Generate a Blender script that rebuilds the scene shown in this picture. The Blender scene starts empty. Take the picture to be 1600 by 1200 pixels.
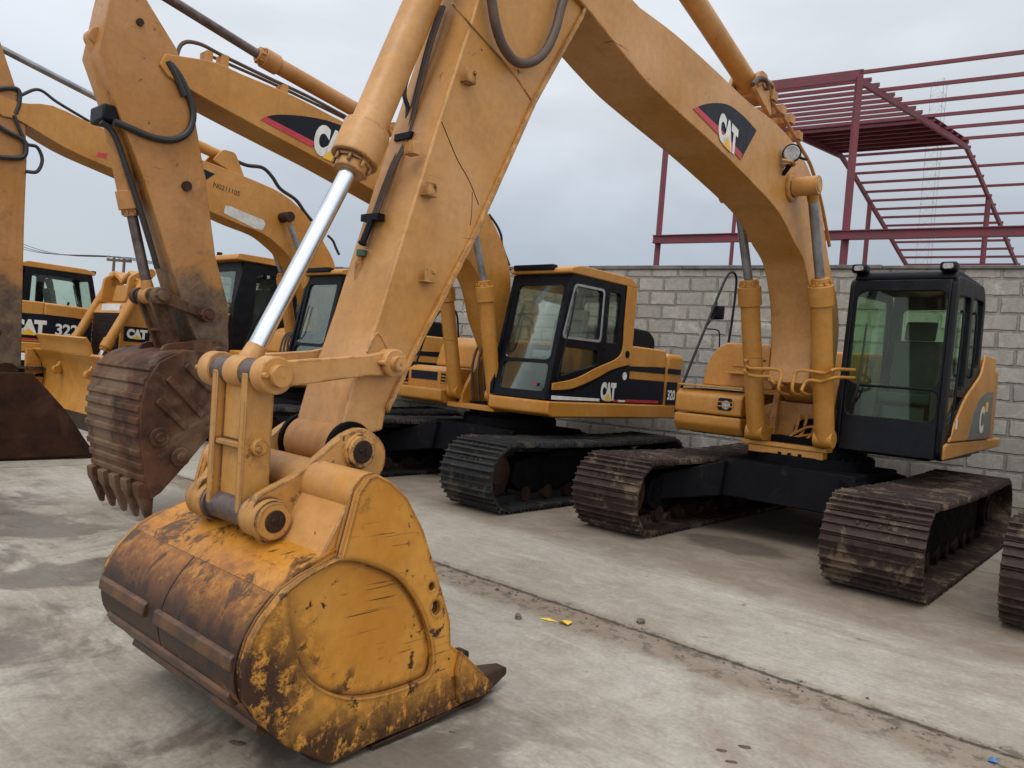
import bpy, bmesh, math, random
from math import radians as R_, sin, cos, pi
from mathutils import Vector as V, Matrix
random.seed(7)
SC = bpy.context.scene
COL = SC.collection

# ------------------------------------------------------------------ camera numbers
CF, CP, CR, CH = 1175.0, R_(1.12), R_(4.61), 1.6
_d = V((0, cos(CP), -sin(CP))); _r = V((1, 0, 0)); _u = _r.cross(_d)
CAM_R = (cos(CR)*_r + sin(CR)*_u).normalized(); CAM_U = (-sin(CR)*_r + cos(CR)*_u).normalized(); CAM_D = _d
CAM_O = V((0, 0, CH))

def ray(px, py):
    return CAM_D + CAM_R*((px-800)/CF) - CAM_U*((py-600)/CF)

def ground(px, py, z=0.0):
    r = ray(px, py)
    return CAM_O + r*((z-CH)/r.z)

class Frame:
    """a machine's own axes: X forward, Y to its left, Z up"""
    def __init__(s, x, y, yaw):
        s.o = V((x, y, 0)); s.yaw = R_(yaw)
        s.fx = V((cos(s.yaw), sin(s.yaw), 0)); s.fy = V((-sin(s.yaw), cos(s.yaw), 0))
    def side(s, px, py, Y):               # on the plane Y = const -> (X, Z)
        r = ray(px, py); t = ((s.o-CAM_O).dot(s.fy)+Y)/r.dot(s.fy); p = CAM_O+r*t
        return ((p-s.o).dot(s.fx), p.z)
    def sides(s, pts, Y): return [s.side(a, b, Y) for a, b in pts]
    def front(s, px, py, X):              # on the plane X = const -> (Y, Z)
        r = ray(px, py); t = ((s.o-CAM_O).dot(s.fx)+X)/r.dot(s.fx); p = CAM_O+r*t
        return ((p-s.o).dot(s.fy), p.z)
    def p3(s, px, py, Y):
        a = s.side(px, py, Y); return V((a[0], Y, a[1]))

# ------------------------------------------------------------------ mesh helpers
def spline(pts, n=8):
    pts = [V(p) for p in pts]
    if len(pts) < 3: return pts
    out = []
    P = [pts[0]*2-pts[1]]+pts+[pts[-1]*2-pts[-2]]
    for i in range(1, len(P)-2):
        a, b, c, d = P[i-1:i+3]
        for k in range(n):
            t = k/n
            out.append(0.5*((2*b)+(c-a)*t+(2*a-5*b+4*c-d)*t*t+(-a+3*b-3*c+d)*t**3))
    out.append(pts[-1]); return out

def curve2(pts, n=6): return [(p.x, p.y) for p in spline([(a, b, 0) for a, b in pts], n)]

class MB:
    def __init__(s): s.v = []; s.f = []
    def add(s, vs, fs):
        o = len(s.v); s.v += [tuple(x) for x in vs]; s.f += [tuple(i+o for i in f) for f in fs]; return s
    def prism(s, poly, y0, y1):           # polygon in X,Z pushed along Y
        n = len(poly)
        return s.add([(a, y0, b) for a, b in poly]+[(a, y1, b) for a, b in poly],
                     [tuple(range(n)), tuple(range(2*n-1, n-1, -1))]+[(i, i+n, (i+1) % n+n, (i+1) % n) for i in range(n)])
    def prism_x(s, poly, x0, x1):         # polygon in Y,Z pushed along X
        n = len(poly)
        return s.add([(x0, a, b) for a, b in poly]+[(x1, a, b) for a, b in poly],
                     [tuple(range(n)), tuple(range(2*n-1, n-1, -1))]+[(i, i+n, (i+1) % n+n, (i+1) % n) for i in range(n)])
    def prism_z(s, poly, z0, z1):
        n = len(poly)
        return s.add([(a, b, z0) for a, b in poly]+[(a, b, z1) for a, b in poly],
                     [tuple(range(n)), tuple(range(2*n-1, n-1, -1))]+[(i, i+n, (i+1) % n+n, (i+1) % n) for i in range(n)])
    def box(s, x0, x1, y0, y1, z0, z1): return s.prism([(x0, z0), (x1, z0), (x1, z1), (x0, z1)], y0, y1)
    def bar(s, a, b, w, h, up=(0, 0, 1)):  # box beam from a to b
        a, b = V(a), V(b); t = (b-a).normalized(); sd = t.cross(V(up))
        if sd.length < 1e-4: sd = t.cross(V((1, 0, 0)))
        sd.normalize(); u = sd.cross(t)
        c = [sd*x*w/2+u*y*h/2 for x, y in ((-1, -1), (1, -1), (1, 1), (-1, 1))]
        return s.add([a+k for k in c]+[b+k for k in c], [(3, 2, 1, 0), (4, 5, 6, 7)]+[(i, (i+1) % 4, (i+1) % 4+4, i+4) for i in range(4)])
    def cyl(s, a, b, r, r2=None, n=24, caps=True):
        a, b = V(a), V(b); r2 = r if r2 is None else r2; t = (b-a).normalized()
        u = t.orthogonal().normalized(); w = t.cross(u)
        A = [a+(u*cos(2*pi*i/n)+w*sin(2*pi*i/n))*r for i in range(n)]; B = [b+(u*cos(2*pi*i/n)+w*sin(2*pi*i/n))*r2 for i in range(n)]
        fs = [(i, (i+1) % n, (i+1) % n+n, i+n) for i in range(n)]
        if caps: fs += [tuple(range(n-1, -1, -1)), tuple(range(n, 2*n))]
        return s.add(A+B, fs)
    def tube(s, pts, r, n=8, sm=6):
        P = spline(pts, sm) if sm else [V(p) for p in pts]
        t0 = (P[1]-P[0]).normalized(); u = t0.orthogonal().normalized(); rings = []
        for i, p in enumerate(P):
            t = (P[min(i+1, len(P)-1)]-P[max(i-1, 0)]).normalized()
            u = (u-t*u.dot(t)).normalized(); w = t.cross(u)
            rings += [p+(u*cos(2*pi*k/n)+w*sin(2*pi*k/n))*r for k in range(n)]
        fs = []
        for i in range(len(P)-1):
            fs += [(i*n+k, i*n+(k+1) % n, (i+1)*n+(k+1) % n, (i+1)*n+k) for k in range(n)]
        fs += [tuple(range(n-1, -1, -1)), tuple(range((len(P)-1)*n, len(P)*n))]
        return s.add(rings, fs)
    def strip(s, line, y0, y1, th):       # a bent plate: X,Z polyline of thickness th across Y
        n = len(line); off = []
        for i in range(n):
            a = V((*line[max(i-1, 0)], 0)); b = V((*line[min(i+1, n-1)], 0)); t = (b-a).normalized()
            off.append((line[i][0]-t.y*th, line[i][1]+t.x*th))
        for i in range(n-1):
            pass
        return s.prism(list(line)+off[::-1], y0, y1)
    def holed(s, outer, holes, th, fn):   # plate with holes; fn(u, v, w) -> xyz
        bm = bmesh.new(); loops = []
        for lp in [outer]+holes:
            vs = [bm.verts.new((a, b, 0)) for a, b in lp]
            for i in range(len(vs)): bm.edges.new((vs[i], vs[(i+1) % len(vs)]))
            loops.append(vs)
        bmesh.ops.triangle_fill(bm, use_beauty=True, use_dissolve=False, edges=bm.edges[:])
        bm.verts.index_update(); n = len(bm.verts)
        base = [v.co.copy() for v in bm.verts]; tris = [[v.index for v in f.verts] for f in bm.faces]
        nm = [f.normal.z for f in bm.faces]
        sgn = 1
        vs = [fn(p.x, p.y, 0) for p in base]+[fn(p.x, p.y, th) for p in base]
        fs = []
        for t, q in zip(tris, nm):
            t = t if q > 0 else t[::-1]
            fs.append(tuple(t[::-1])); fs.append(tuple(i+n for i in t))
        for lp in loops:
            ix = [v.index for v in lp]
            for i in range(len(ix)):
                a, b = ix[i], ix[(i+1) % len(ix)]; fs.append((a, b, b+n, a+n))
        bm.free(); return s.add(vs, fs)
    def build(s, name, mat, parent=None, bevel=0.0, smooth=35, seg=2):
        me = bpy.data.meshes.new(name); me.from_pydata(s.v, [], s.f)
        bm = bmesh.new(); bm.from_mesh(me); bmesh.ops.recalc_face_normals(bm, faces=bm.faces[:]); bm.to_mesh(me); bm.free()
        me.materials.append(mat)
        if smooth:
            me.polygons.foreach_set('use_smooth', [True]*len(me.polygons)); me.set_sharp_from_angle(angle=R_(smooth))
        o = bpy.data.objects.new(name, me); COL.objects.link(o)
        if parent: o.parent = parent
        if bevel:
            m = o.modifiers.new('edges', 'BEVEL'); m.width = bevel; m.segments = seg; m.limit_method = 'ANGLE'; m.angle_limit = R_(40)
        return o

def circle2(cx, cz, r, n=24, a0=0): return [(cx+r*cos(a0+2*pi*i/n), cz+r*sin(a0+2*pi*i/n)) for i in range(n)]

def rrect(x0, x1, z0, z1, r, n=4):
    out = []
    for cx, cz, a in ((x1-r, z1-r, 0), (x0+r, z1-r, 90), (x0+r, z0+r, 180), (x1-r, z0+r, 270)):
        out += [(cx+r*cos(R_(a+90*k/n)), cz+r*sin(R_(a+90*k/n))) for k in range(n+1)]
    return out

def rpoly(pts, r, n=4):                   # polygon with rounded corners
    out = []; m = len(pts)
    for i in range(m):
        a, b, c = V((*pts[i-1], 0)), V((*pts[i], 0)), V((*pts[(i+1) % m], 0))
        d1, d2 = (a-b), (c-b); rr = min(r, d1.length*.45, d2.length*.45)
        p, q = b+d1.normalized()*rr, b+d2.normalized()*rr
        for k in range(n+1):
            t = k/n; w = p*(1-t)**2+b*2*t*(1-t)+q*t*t; out.append((w.x, w.y))
    return out

def text_shapes(body, bold=.02):
    """flat glyph mesh scaled into the unit box"""
    cu = bpy.data.curves.new('lettering', 'FONT'); cu.body = body; cu.offset = bold; cu.resolution_u = 4; cu.space_character = .96
    o = bpy.data.objects.new('lettering', cu); me = bpy.data.meshes.new_from_object(o)
    xs = [v.co.x for v in me.vertices]; ys = [v.co.y for v in me.vertices]
    x0, x1, y0, y1 = min(xs), max(xs), min(ys), max(ys)
    vs = [((v.co.x-x0)/(x1-x0), (v.co.y-y0)/(y1-y0)) for v in me.vertices]; fs = [tuple(p.vertices) for p in me.polygons]
    bpy.data.objects.remove(o); bpy.data.curves.remove(cu); bpy.data.meshes.remove(me)
    return vs, fs

def lettering(body, O, U, W, mat, parent, name='lettering', bold=.02):
    """text spread over the parallelogram O, O+U (along), O+W (up)"""
    vs, fs = text_shapes(body, bold); O, U, W = V(O), V(U), V(W)
    nrm = U.cross(W).normalized()*.0015
    m = MB(); m.add([O+U*a+W*b for a, b in vs]+[O+U*a+W*b+nrm for a, b in vs], [f for f in fs]+[tuple(i+len(vs) for i in f) for f in fs])
    return m.build(name, mat, parent, smooth=0)

def empty(name, loc=(0, 0, 0), rz=0.0):
    o = bpy.data.objects.new(name, None); COL.objects.link(o); o.location = loc; o.rotation_euler = (0, 0, rz); o.empty_display_size = .3
    return o
def tag(o, label, cat, group=None, kind=None):
    o['label'] = label; o['category'] = cat
    if group: o['group'] = group
    if kind: o['kind'] = kind
    return o
def setting(o):
    o['kind'] = 'structure'; return o

# ------------------------------------------------------------------ materials
def nodes(name):
    m = bpy.data.materials.new(name); m.use_nodes = True; nt = m.node_tree
    return m, nt, nt.nodes['Principled BSDF']
class NT:
    def __init__(s, nt): s.nt = nt
    def n(s, typ, **kw):
        o = s.nt.nodes.new(typ)
        for k, v in kw.items():
            if k in o.inputs: s.set(o.inputs[k], v)
            else: setattr(o, k, v)
        return o
    def set(s, sock, v):
        if isinstance(v, bpy.types.NodeSocket): s.nt.links.new(v, sock)
        elif isinstance(v, bpy.types.Node): s.nt.links.new(v.outputs[0], sock)
        else: sock.default_value = v
    def coord(s, scale=(1, 1, 1), rot=(0, 0, 0)):
        t = s.n('ShaderNodeTexCoord'); mp = s.n('ShaderNodeMapping'); s.nt.links.new(t.outputs['Object'], mp.inputs[0])
        mp.inputs['Scale'].default_value = scale; mp.inputs['Rotation'].default_value = rot; return mp.outputs[0]
    def noise(s, vec, scale, detail=5, rough=.6, dist=0.0):
        o = s.n('ShaderNodeTexNoise'); s.set(o.inputs['Vector'], vec); o.inputs['Scale'].default_value = scale
        o.inputs['Detail'].default_value = detail; o.inputs['Roughness'].default_value = rough; o.inputs['Distortion'].default_value = dist
        return o.outputs['Fac']
    def ramp(s, fac, a, b, c0=0.0, c1=1.0):
        o = s.n('ShaderNodeMapRange'); s.set(o.inputs['Value'], fac)
        for k, v in (('From Min', a), ('From Max', b), ('To Min', c0), ('To Max', c1)): s.set(o.inputs[k], v)
        o.interpolation_type = 'SMOOTHSTEP' if a != b else 'LINEAR'; return o.outputs[0]
    def math(s, op, a, b=0.0, clamp=False):
        o = s.n('ShaderNodeMath', operation=op); s.set(o.inputs[0], a); s.set(o.inputs[1], b); o.use_clamp = clamp; return o.outputs[0]
    def mix(s, fac, a, b, mode='MIX'):
        o = s.n('ShaderNodeMix', data_type='RGBA', blend_type=mode); s.set(o.inputs['Factor'], fac)
        s.set(o.inputs[6], a); s.set(o.inputs[7], b); return o.outputs[2]
    def xyz(s, vec):
        o = s.n('ShaderNodeSeparateXYZ'); s.set(o.inputs[0], vec); return o.outputs
    def bump(s, h, strength, dist=.01, normal=None):
        o = s.n('ShaderNodeBump'); s.set(o.inputs['Height'], h); o.inputs['Strength'].default_value = strength; o.inputs['Distance'].default_value = dist
        if normal is not None: s.set(o.inputs['Normal'], normal)
        return o.outputs[0]
def C(r, g, b): return (r, g, b, 1)

def simple(name, col, rough=.5, metal=0.0, var=.25, bump=.0, scale=8.0, spec=.5, dirt=None, dirt_amt=.5):
    m, nt, p = nodes(name); k = NT(nt); co = k.coord()
    n1 = k.noise(co, scale, 6, .65)
    f = k.ramp(n1, .3, .7, 1-var, 1+var*.6)
    c = k.mix(1.0, C(*col), f, 'MULTIPLY')
    if dirt:
        n2 = k.ramp(k.noise(co, scale*.45, 7, .7, .6), .62-dirt_amt*.25, .78-dirt_amt*.2)
        c = k.mix(n2, c, C(*dirt))
    k.set(p.inputs['Base Color'], c); k.set(p.inputs['Roughness'], k.ramp(n1, .2, .8, max(rough-.12, .05), min(rough+.12, 1)))
    p.inputs['Metallic'].default_value = metal; p.inputs['Specular IOR Level'].default_value = spec
    if bump: k.set(p.inputs['Normal'], k.bump(k.noise(co, scale*4, 6, .7), bump, .01))
    return m

def track_steel(name, base, worn, mud, mudamt):
    """track shoes: dark rusty plate, polished grouser tips, caked mud in patches"""
    m, nt, p = nodes(name); k = NT(nt); co = k.coord()
    n1 = k.noise(co, 3.0, 8, .72, .4); n2 = k.noise(co, 11, 8, .75); n3 = k.noise(k.coord((2.2, .5, 2.2), (0, 0, .3)), 2.0, 4, .6)
    c = k.mix(k.ramp(n2, .3, .7), C(*[x*.6 for x in base]), C(*[x*1.45 for x in base]))
    c = k.mix(k.math('MULTIPLY', k.ramp(n3, .42, .62), .5), c, C(base[0]*.55, base[1]*.6, base[2]*.7))
    mm = k.math('MULTIPLY', k.ramp(n1, .64-mudamt*.2, .72-mudamt*.2), k.ramp(n2, .25, .55, .35, 1.0)); c = k.mix(mm, c, C(*mud))
    bv = k.n('ShaderNodeBevel', samples=3); bv.inputs['Radius'].default_value = .010
    ge = k.n('ShaderNodeNewGeometry'); dp = k.n('ShaderNodeVectorMath', operation='DOT_PRODUCT'); k.set(dp.inputs[0], bv.outputs[0]); k.set(dp.inputs[1], ge.outputs['Normal'])
    e = k.math('MULTIPLY', k.ramp(dp.outputs['Value'], .96, .80), k.ramp(n2, .42, .62)); c = k.mix(k.math('MULTIPLY', e, .6), c, C(*worn))
    k.set(p.inputs['Base Color'], c); p.inputs['Specular IOR Level'].default_value = .3; k.set(p.inputs['Roughness'], k.ramp(n2, .2, .8, .48, .75)); p.inputs['Metallic'].default_value = .12
    k.set(p.inputs['Normal'], k.bump(k.math('ADD', k.math('MULTIPLY', n2, .5), k.math('MULTIPLY', mm, .8)), .55, .012)); return m

def paint(name, col, chips=.25, grime=.3, edge=.0, dirt=(.10, .052, .025), rust=(.055, .025, .012), rough=.42, streak=.35, scale=1.0, mud=None):
    """weathered machine paint: faded tone, grime, streaks down, chips"""
    m, nt, p = nodes(name); k = NT(nt); co = k.coord((scale, scale, scale))
    col = tuple(x*.82 for x in col)
    fade = k.ramp(k.noise(co, 1.3, 5, .6), .3, .72)
    c = k.mix(fade, C(col[0]*.88, col[1]*.82, col[2]*.62), C(min(col[0]*1.08, 1), col[1]*1.16, col[2]*1.9))
    fine = k.ramp(k.noise(co, 22, 6, .7), .25, .75, .88, 1.08)
    c = k.mix(1.0, c, fine, 'MULTIPLY')
    st = k.noise(k.coord((9*scale, 9*scale, .55*scale)), 1.4, 5, .65)
    stm = k.math('MULTIPLY', k.ramp(st, .52, .78), streak)
    c = k.mix(stm, c, C(col[0]*.5, col[1]*.42, col[2]*.35))
    gm = k.math('MULTIPLY', k.ramp(k.noise(co, 2.7, 8, .72, .5), .47, .70), grime)
    c = k.mix(gm, c, C(*dirt))
    ch = k.ramp(k.noise(co, 9.5, 9, .75, .3), .685-chips*.24, .705-chips*.24)
    big = k.ramp(k.noise(co, 1.7, 3, .5), .44, .6)
    ch = k.math('MULTIPLY', ch, big)
    spk = k.math('MULTIPLY', k.ramp(k.noise(co, 55, 3, .6), .70, .74), k.ramp(k.noise(co, 1.4, 4), .46, .6)); ch = k.math('MAXIMUM', ch, k.math('MULTIPLY', spk, .75))
    # long scratches
    sc = k.noise(k.coord((2*scale, 2*scale, 60*scale), (0, R_(35), R_(12))), 1.0, 4, .5)
    sm = k.math('MULTIPLY', k.ramp(sc, .70-chips*.03, .73-chips*.03), k.ramp(k.noise(co, 2.2, 3), .5, .62))
    ch = k.math('MAXIMUM', ch, k.math('MULTIPLY', sm, .7))
    if edge:
        bv = k.n('ShaderNodeBevel', samples=4); bv.inputs['Radius'].default_value = .028
        ge = k.n('ShaderNodeNewGeometry'); dp = k.n('ShaderNodeVectorMath', operation='DOT_PRODUCT')
        k.set(dp.inputs[0], bv.outputs[0]); k.set(dp.inputs[1], ge.outputs['Normal'])
        e = k.ramp(dp.outputs['Value'], .97, .80)
        e = k.math('MULTIPLY', e, k.ramp(k.noise(co, 7, 8, .75), .62-edge*.2, .70-edge*.2))
        ch = k.math('MAXIMUM', ch, e)
    c = k.mix(ch, c, C(*rust))
    if mud:
        zz = k.math('ADD', k.xyz(co)[2], k.math('MULTIPLY', k.math('SUBTRACT', k.noise(co, 3.4, 9, .75, .5), .5), 1.6))
        mm = k.ramp(zz, mud[0], mud[1]); mc = k.mix(k.ramp(k.noise(co, 7, 8, .75), .35, .65), C(.050, .028, .016), C(.15, .095, .055)); c = k.mix(mm, c, mc)
    k.set(p.inputs['Base Color'], c)
    k.set(p.inputs['Roughness'], k.math('ADD', k.ramp(k.noise(co, 5, 5), .2, .8, rough-.08, rough+.16), k.math('MULTIPLY', ch, .35), True))
    h = k.math('SUBTRACT', k.math('MULTIPLY', k.noise(co, 30, 5, .6), .12), k.math('MULTIPLY', ch, .5))
    k.set(p.inputs['Normal'], k.bump(h, .25, .006))
    return m

M = {}
YEL = (.51, .232, .036)
M['yellow'] = paint('faded_yellow_paint', YEL, .08, .10, .35, streak=.14)
M['yellow_arm'] = paint('worn_yellow_paint', (.55, .270, .064), .24, .20, .75, streak=.22)
M['yellow_worn'] = paint('chipped_yellow_paint', (.50, .245, .048), .40, .45, .98, streak=.4)
M['yellow_deep'] = paint('deep_yellow_paint', (.51, .224, .028), .16, .18, .35, streak=.28)
M['yellow_dirty'] = paint('dirty_yellow_paint', (.46, .205, .042), .35, .45, .4, streak=.5)
M['yellow_muddy'] = paint('mud_caked_yellow_paint', (.46, .205, .042), .3, .35, .4, streak=.4, mud=(2.5, 1.9))
M['black'] = simple('black_paint', (.0035, .0045, .0075), .42, var=.5, dirt=(.02, .018, .016), dirt_amt=.2, bump=.06, spec=.16)
M['blackmat'] = simple('dark_greasy_steel', (.004, .0042, .006), .65, var=.5, dirt=(.02, .015, .011), dirt_amt=.3, bump=.25, spec=.08)
M['track'] = track_steel('rusty_track_steel', (.034, .0195, .0165), (.12, .085, .075), (.135, .098, .064), .62)
M['track_dark'] = track_steel('dark_track_steel', (.018, .0175, .018), (.075, .072, .072), (.080, .060, .042), .5)
M['rust'] = simple('rusty_dirty_steel', (.072, .028, .014), .7, .1, var=.7, scale=3.5, dirt=(.14, .088, .052), dirt_amt=.6, bump=.5, spec=.3)
M['rust_dark'] = simple('dark_brown_steel', (.028, .013, .008), .65, .15, var=.5, scale=4, dirt=(.065, .034, .02), dirt_amt=.5, bump=.3, spec=.3)
M['chrome'] = simple('chromed_rod', (.62, .65, .70), .22, 1.0, var=.10, scale=6)
M['chrome_dull'] = simple('dull_rod_steel', (.26, .27, .29), .38, .8, var=.3, scale=6)
M['pin'] = simple('worn_pin_steel', (.13, .10, .095), .45, .6, var=.4, dirt=(.06, .04, .03), bump=.15)
M['rubber'] = simple('black_hose_rubber', (.014, .014, .016), .5, var=.3)
M['hose'] = simple('brown_hose', (.075, .045, .03), .6, var=.4)
M['decal_black'] = simple('decal_black', (.005, .007, .014), .45, var=.3, spec=.2)
M['decal_red'] = simple('decal_red', (.42, .022, .035), .4, var=.2)
M['decal_white'] = simple('decal_white', (.62, .62, .60), .45, var=.15)
M['decal_yellow'] = simple('decal_yellow', (.70, .40, .03), .45, var=.1)
M['decal_grey'] = simple('decal_grey', (.13, .135, .12), .5, var=.25)
M['seat'] = simple('seat_fabric', (.035, .042, .045), .85, var=.3)
M['seat_blue'] = simple('seat_cover', (.20, .23, .25), .8, var=.3)
M['interior'] = simple('cab_interior', (.045, .05, .048), .7, var=.3)
M['lens'] = simple('lamp_lens', (.30, .31, .32), .12, var=.5, scale=25)
M['peel'] = simple('bare_primer_patch', (.50, .50, .47), .6, var=.2, dirt=(.40, .24, .08), dirt_amt=.25)
M['red'] = simple('red_oxide_steel', (.125, .015, .028), .6, var=.35, scale=3, dirt=(.10, .03, .03), dirt_amt=.3)
M['grey_steel'] = simple('galvanised_steel', (.30, .31, .33), .5, .4, var=.2)
M['stone'] = simple('grey_stone', (.13, .115, .10), .85, var=.4, scale=30, bump=.5)
M['clod'] = simple('brown_earth', (.10, .066, .045), .9, var=.4, scale=30, bump=.6)
M['rag'] = simple('yellow_plastic', (.62, .40, .04), .6, var=.3)
M['blue'] = simple('blue_plastic', (.05, .16, .36), .5, var=.3)

def glass(name, tint, rough=.03, op=.55):
    m, nt, p = nodes(name); k = NT(nt); out = nt.nodes['Material Output']
    tr = k.n('ShaderNodeBsdfTransparent'); tr.inputs[0].default_value = C(*tint)
    gl = k.n('ShaderNodeBsdfGlossy'); gl.inputs['Roughness'].default_value = rough; gl.inputs[0].default_value = C(.9, .92, .9)
    di = k.n('ShaderNodeBsdfDiffuse'); di.inputs[0].default_value = C(.16, .17, .15)
    fr = k.n('ShaderNodeFresnel'); fr.inputs['IOR'].default_value = 1.5
    dirt = k.ramp(k.noise(k.coord(), 3.5, 6, .7, .4), .45, .8, .01, .07)
    a = k.n('ShaderNodeMixShader'); k.set(a.inputs[0], dirt); k.set(a.inputs[1], tr); k.set(a.inputs[2], di)
    b = k.n('ShaderNodeMixShader'); k.set(b.inputs[0], k.math('MULTIPLY', fr.outputs[0], .45)); k.set(b.inputs[1], a); k.set(b.inputs[2], gl)
    k.set(out.inputs['Surface'], b); nt.nodes.remove(p); return m
M['glass'] = glass('tinted_cab_glass', (.80, .92, .82))
M['glass_clear'] = glass('clear_cab_glass', (.86, .91, .87))

def bucket_paint(name, shell):
    """old yellow over dark steel: the heel, wear bars and lower rim are scraped bare"""
    m, nt, p = nodes(name); k = NT(nt); co = k.coord(); X, Y, Z = k.xyz(co)
    n1 = k.noise(co, 5.5, 9, .72, .5); n2 = k.noise(co, 1.9, 5, .6); n3 = k.noise(co, 17, 9, .75, .2)
    yel = k.mix(k.ramp(n2, .3, .7), C(.42, .168, .014), C(.52, .240, .040))
    yel = k.mix(k.math('MULTIPLY', k.ramp(n3, .42, .75), .35), yel, C(.24, .10, .014))
    dark = k.mix(k.ramp(n3, .35, .65), C(.009, .0045, .0035), C(.044, .017, .0085))
    if shell:
        # scraped bands running across the shell at certain heights
        zz = k.math('ADD', Z, k.math('MULTIPLY', k.math('SUBTRACT', n1, .5), .34))
        w = k.ramp(zz, .76, .53)
        band = k.ramp(k.noise(k.coord((3, 3, 26), (0, 0, 0)), 1.0, 5, .65), .56, .66)
        light = k.math('MULTIPLY', k.ramp(k.math('ADD', Z, k.math('MULTIPLY', n3, .08)), .30, .34), k.ramp(k.math('ADD', Z, k.math('MULTIPLY', n3, .08)), .46, .40))
        light = k.math('MULTIPLY', light, k.ramp(k.noise(k.coord((1, 1, 1)), 3.2, 4), .5, .6))
        w = k.math('SUBTRACT', w, k.math('MULTIPLY', light, .65), True)
        w2 = k.math('MULTIPLY', k.ramp(n1, .515, .61), .88)
        w = k.math('MAXIMUM', w, w2)
        yel = k.mix(k.math('MULTIPLY', k.ramp(zz, .86, .62), k.ramp(n3, .38, .55, .3, .9)), yel, C(.19, .058, .009))
        yl = k.ramp(k.noise(k.coord((14, 3, 3)), 1.0, 5, .7), .56, .66)
        w = k.math('MAXIMUM', w, k.math('MULTIPLY', yl, .6))
        rgh = (.34, .30)
    else:
        # side plate: scraped along the heel, the bottom and the tip
        zz = k.math('ADD', Z, k.math('MULTIPLY', k.math('SUBTRACT', n1, .5), .55))
        hx = k.math('ADD', X, k.math('MULTIPLY', k.math('SUBTRACT', n1, .5), .5))
        w = k.math('MULTIPLY', k.ramp(zz, .34, .04), .97)
        w = k.math('MULTIPLY', w, k.ramp(k.math('ADD', k.math('MULTIPLY', n3, .6), k.math('MULTIPLY', k.noise(k.coord((16, 3, 5), (0, R_(35), 0)), 1.5, 6, .7), .4)), .40, .50))
        w3 = k.math('MULTIPLY', k.ramp(hx, 6.74, 7.06), k.ramp(n3, .40, .50))
        w3 = k.math('MULTIPLY', w3, k.ramp(zz, .75, .45))
        w = k.math('MAXIMUM', w, w3)
        ch = k.math('MULTIPLY', k.ramp(k.noise(co, 8, 9, .75, .4), .575, .61), k.ramp(n2, .42, .58))
        w = k.math('MAXIMUM', w, ch)
        s1 = k.noise(k.coord((2.5, 3, 70), (0, R_(52), 0)), 1.0, 4, .5); s2 = k.noise(k.coord((1.5, 3, 45), (0, R_(-20), 0)), 1.0, 3, .5)
        sm = k.math('MULTIPLY', k.math('MAXIMUM', k.ramp(s1, .63, .655), k.ramp(s2, .64, .665)), k.ramp(k.noise(co, 3.1, 3), .5, .6))
        w = k.math('MAXIMUM', w, k.math('MULTIPLY', sm, .8))
    bv = k.n('ShaderNodeBevel', samples=4); bv.inputs['Radius'].default_value = .045
    ge = k.n('ShaderNodeNewGeometry'); dp = k.n('ShaderNodeVectorMath', operation='DOT_PRODUCT')
    k.set(dp.inputs[0], bv.outputs[0]); k.set(dp.inputs[1], ge.outputs['Normal'])
    e = k.math('MULTIPLY', k.ramp(dp.outputs['Value'], .985, .82), k.ramp(n1, .34, .46))
    w = k.math('MAXIMUM', w, e)
    c = k.mix(w, yel, dark); p.inputs['Specular IOR Level'].default_value = .35
    k.set(p.inputs['Base Color'], c)
    k.set(p.inputs['Roughness'], k.math('ADD', .30 if shell else .38, k.math('MULTIPLY', n3, .22)))
    h = k.math('ADD', k.math('MULTIPLY', n3, .4), k.math('MULTIPLY', w, -.6))
    k.set(p.inputs['Normal'], k.bump(h, .45, .008))
    return m
M['bucket_shell'] = bucket_paint('scraped_yellow_shell', True)
M['bucket_side'] = bucket_paint('scraped_yellow_side', False)
M['bar'] = simple('scraped_orange_steel', (.10, .045, .020), .45, .1, var=.5, scale=6, dirt=(.035, .02, .014), dirt_amt=.75, bump=.3)

# ------------------------------------------------------------------ undercarriage
def belt_path(cx, cz, r):
    pts = []; N = 400
    L = 2*cx; tot = 2*L+2*pi*r
    def at(d):
        d %= tot
        if d < L: return V((-cx+d, 0, cz-r)), V((0, 0, -1))
        d -= L
        if d < pi*r: a = -pi/2+d/r; return V((cx+r*cos(a), 0, cz+r*sin(a))), V((cos(a), 0, sin(a)))
        d -= pi*r
        if d < L:
            sag = -.03*sin(pi*d/L)
            return V((cx-d, 0, cz+r+sag)), V((0, 0, 1))
        d -= L; a = pi/2+d/r; return V((-cx+r*cos(a), 0, cz+r*sin(a))), V((cos(a), 0, sin(a)))
    return at, tot

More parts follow.
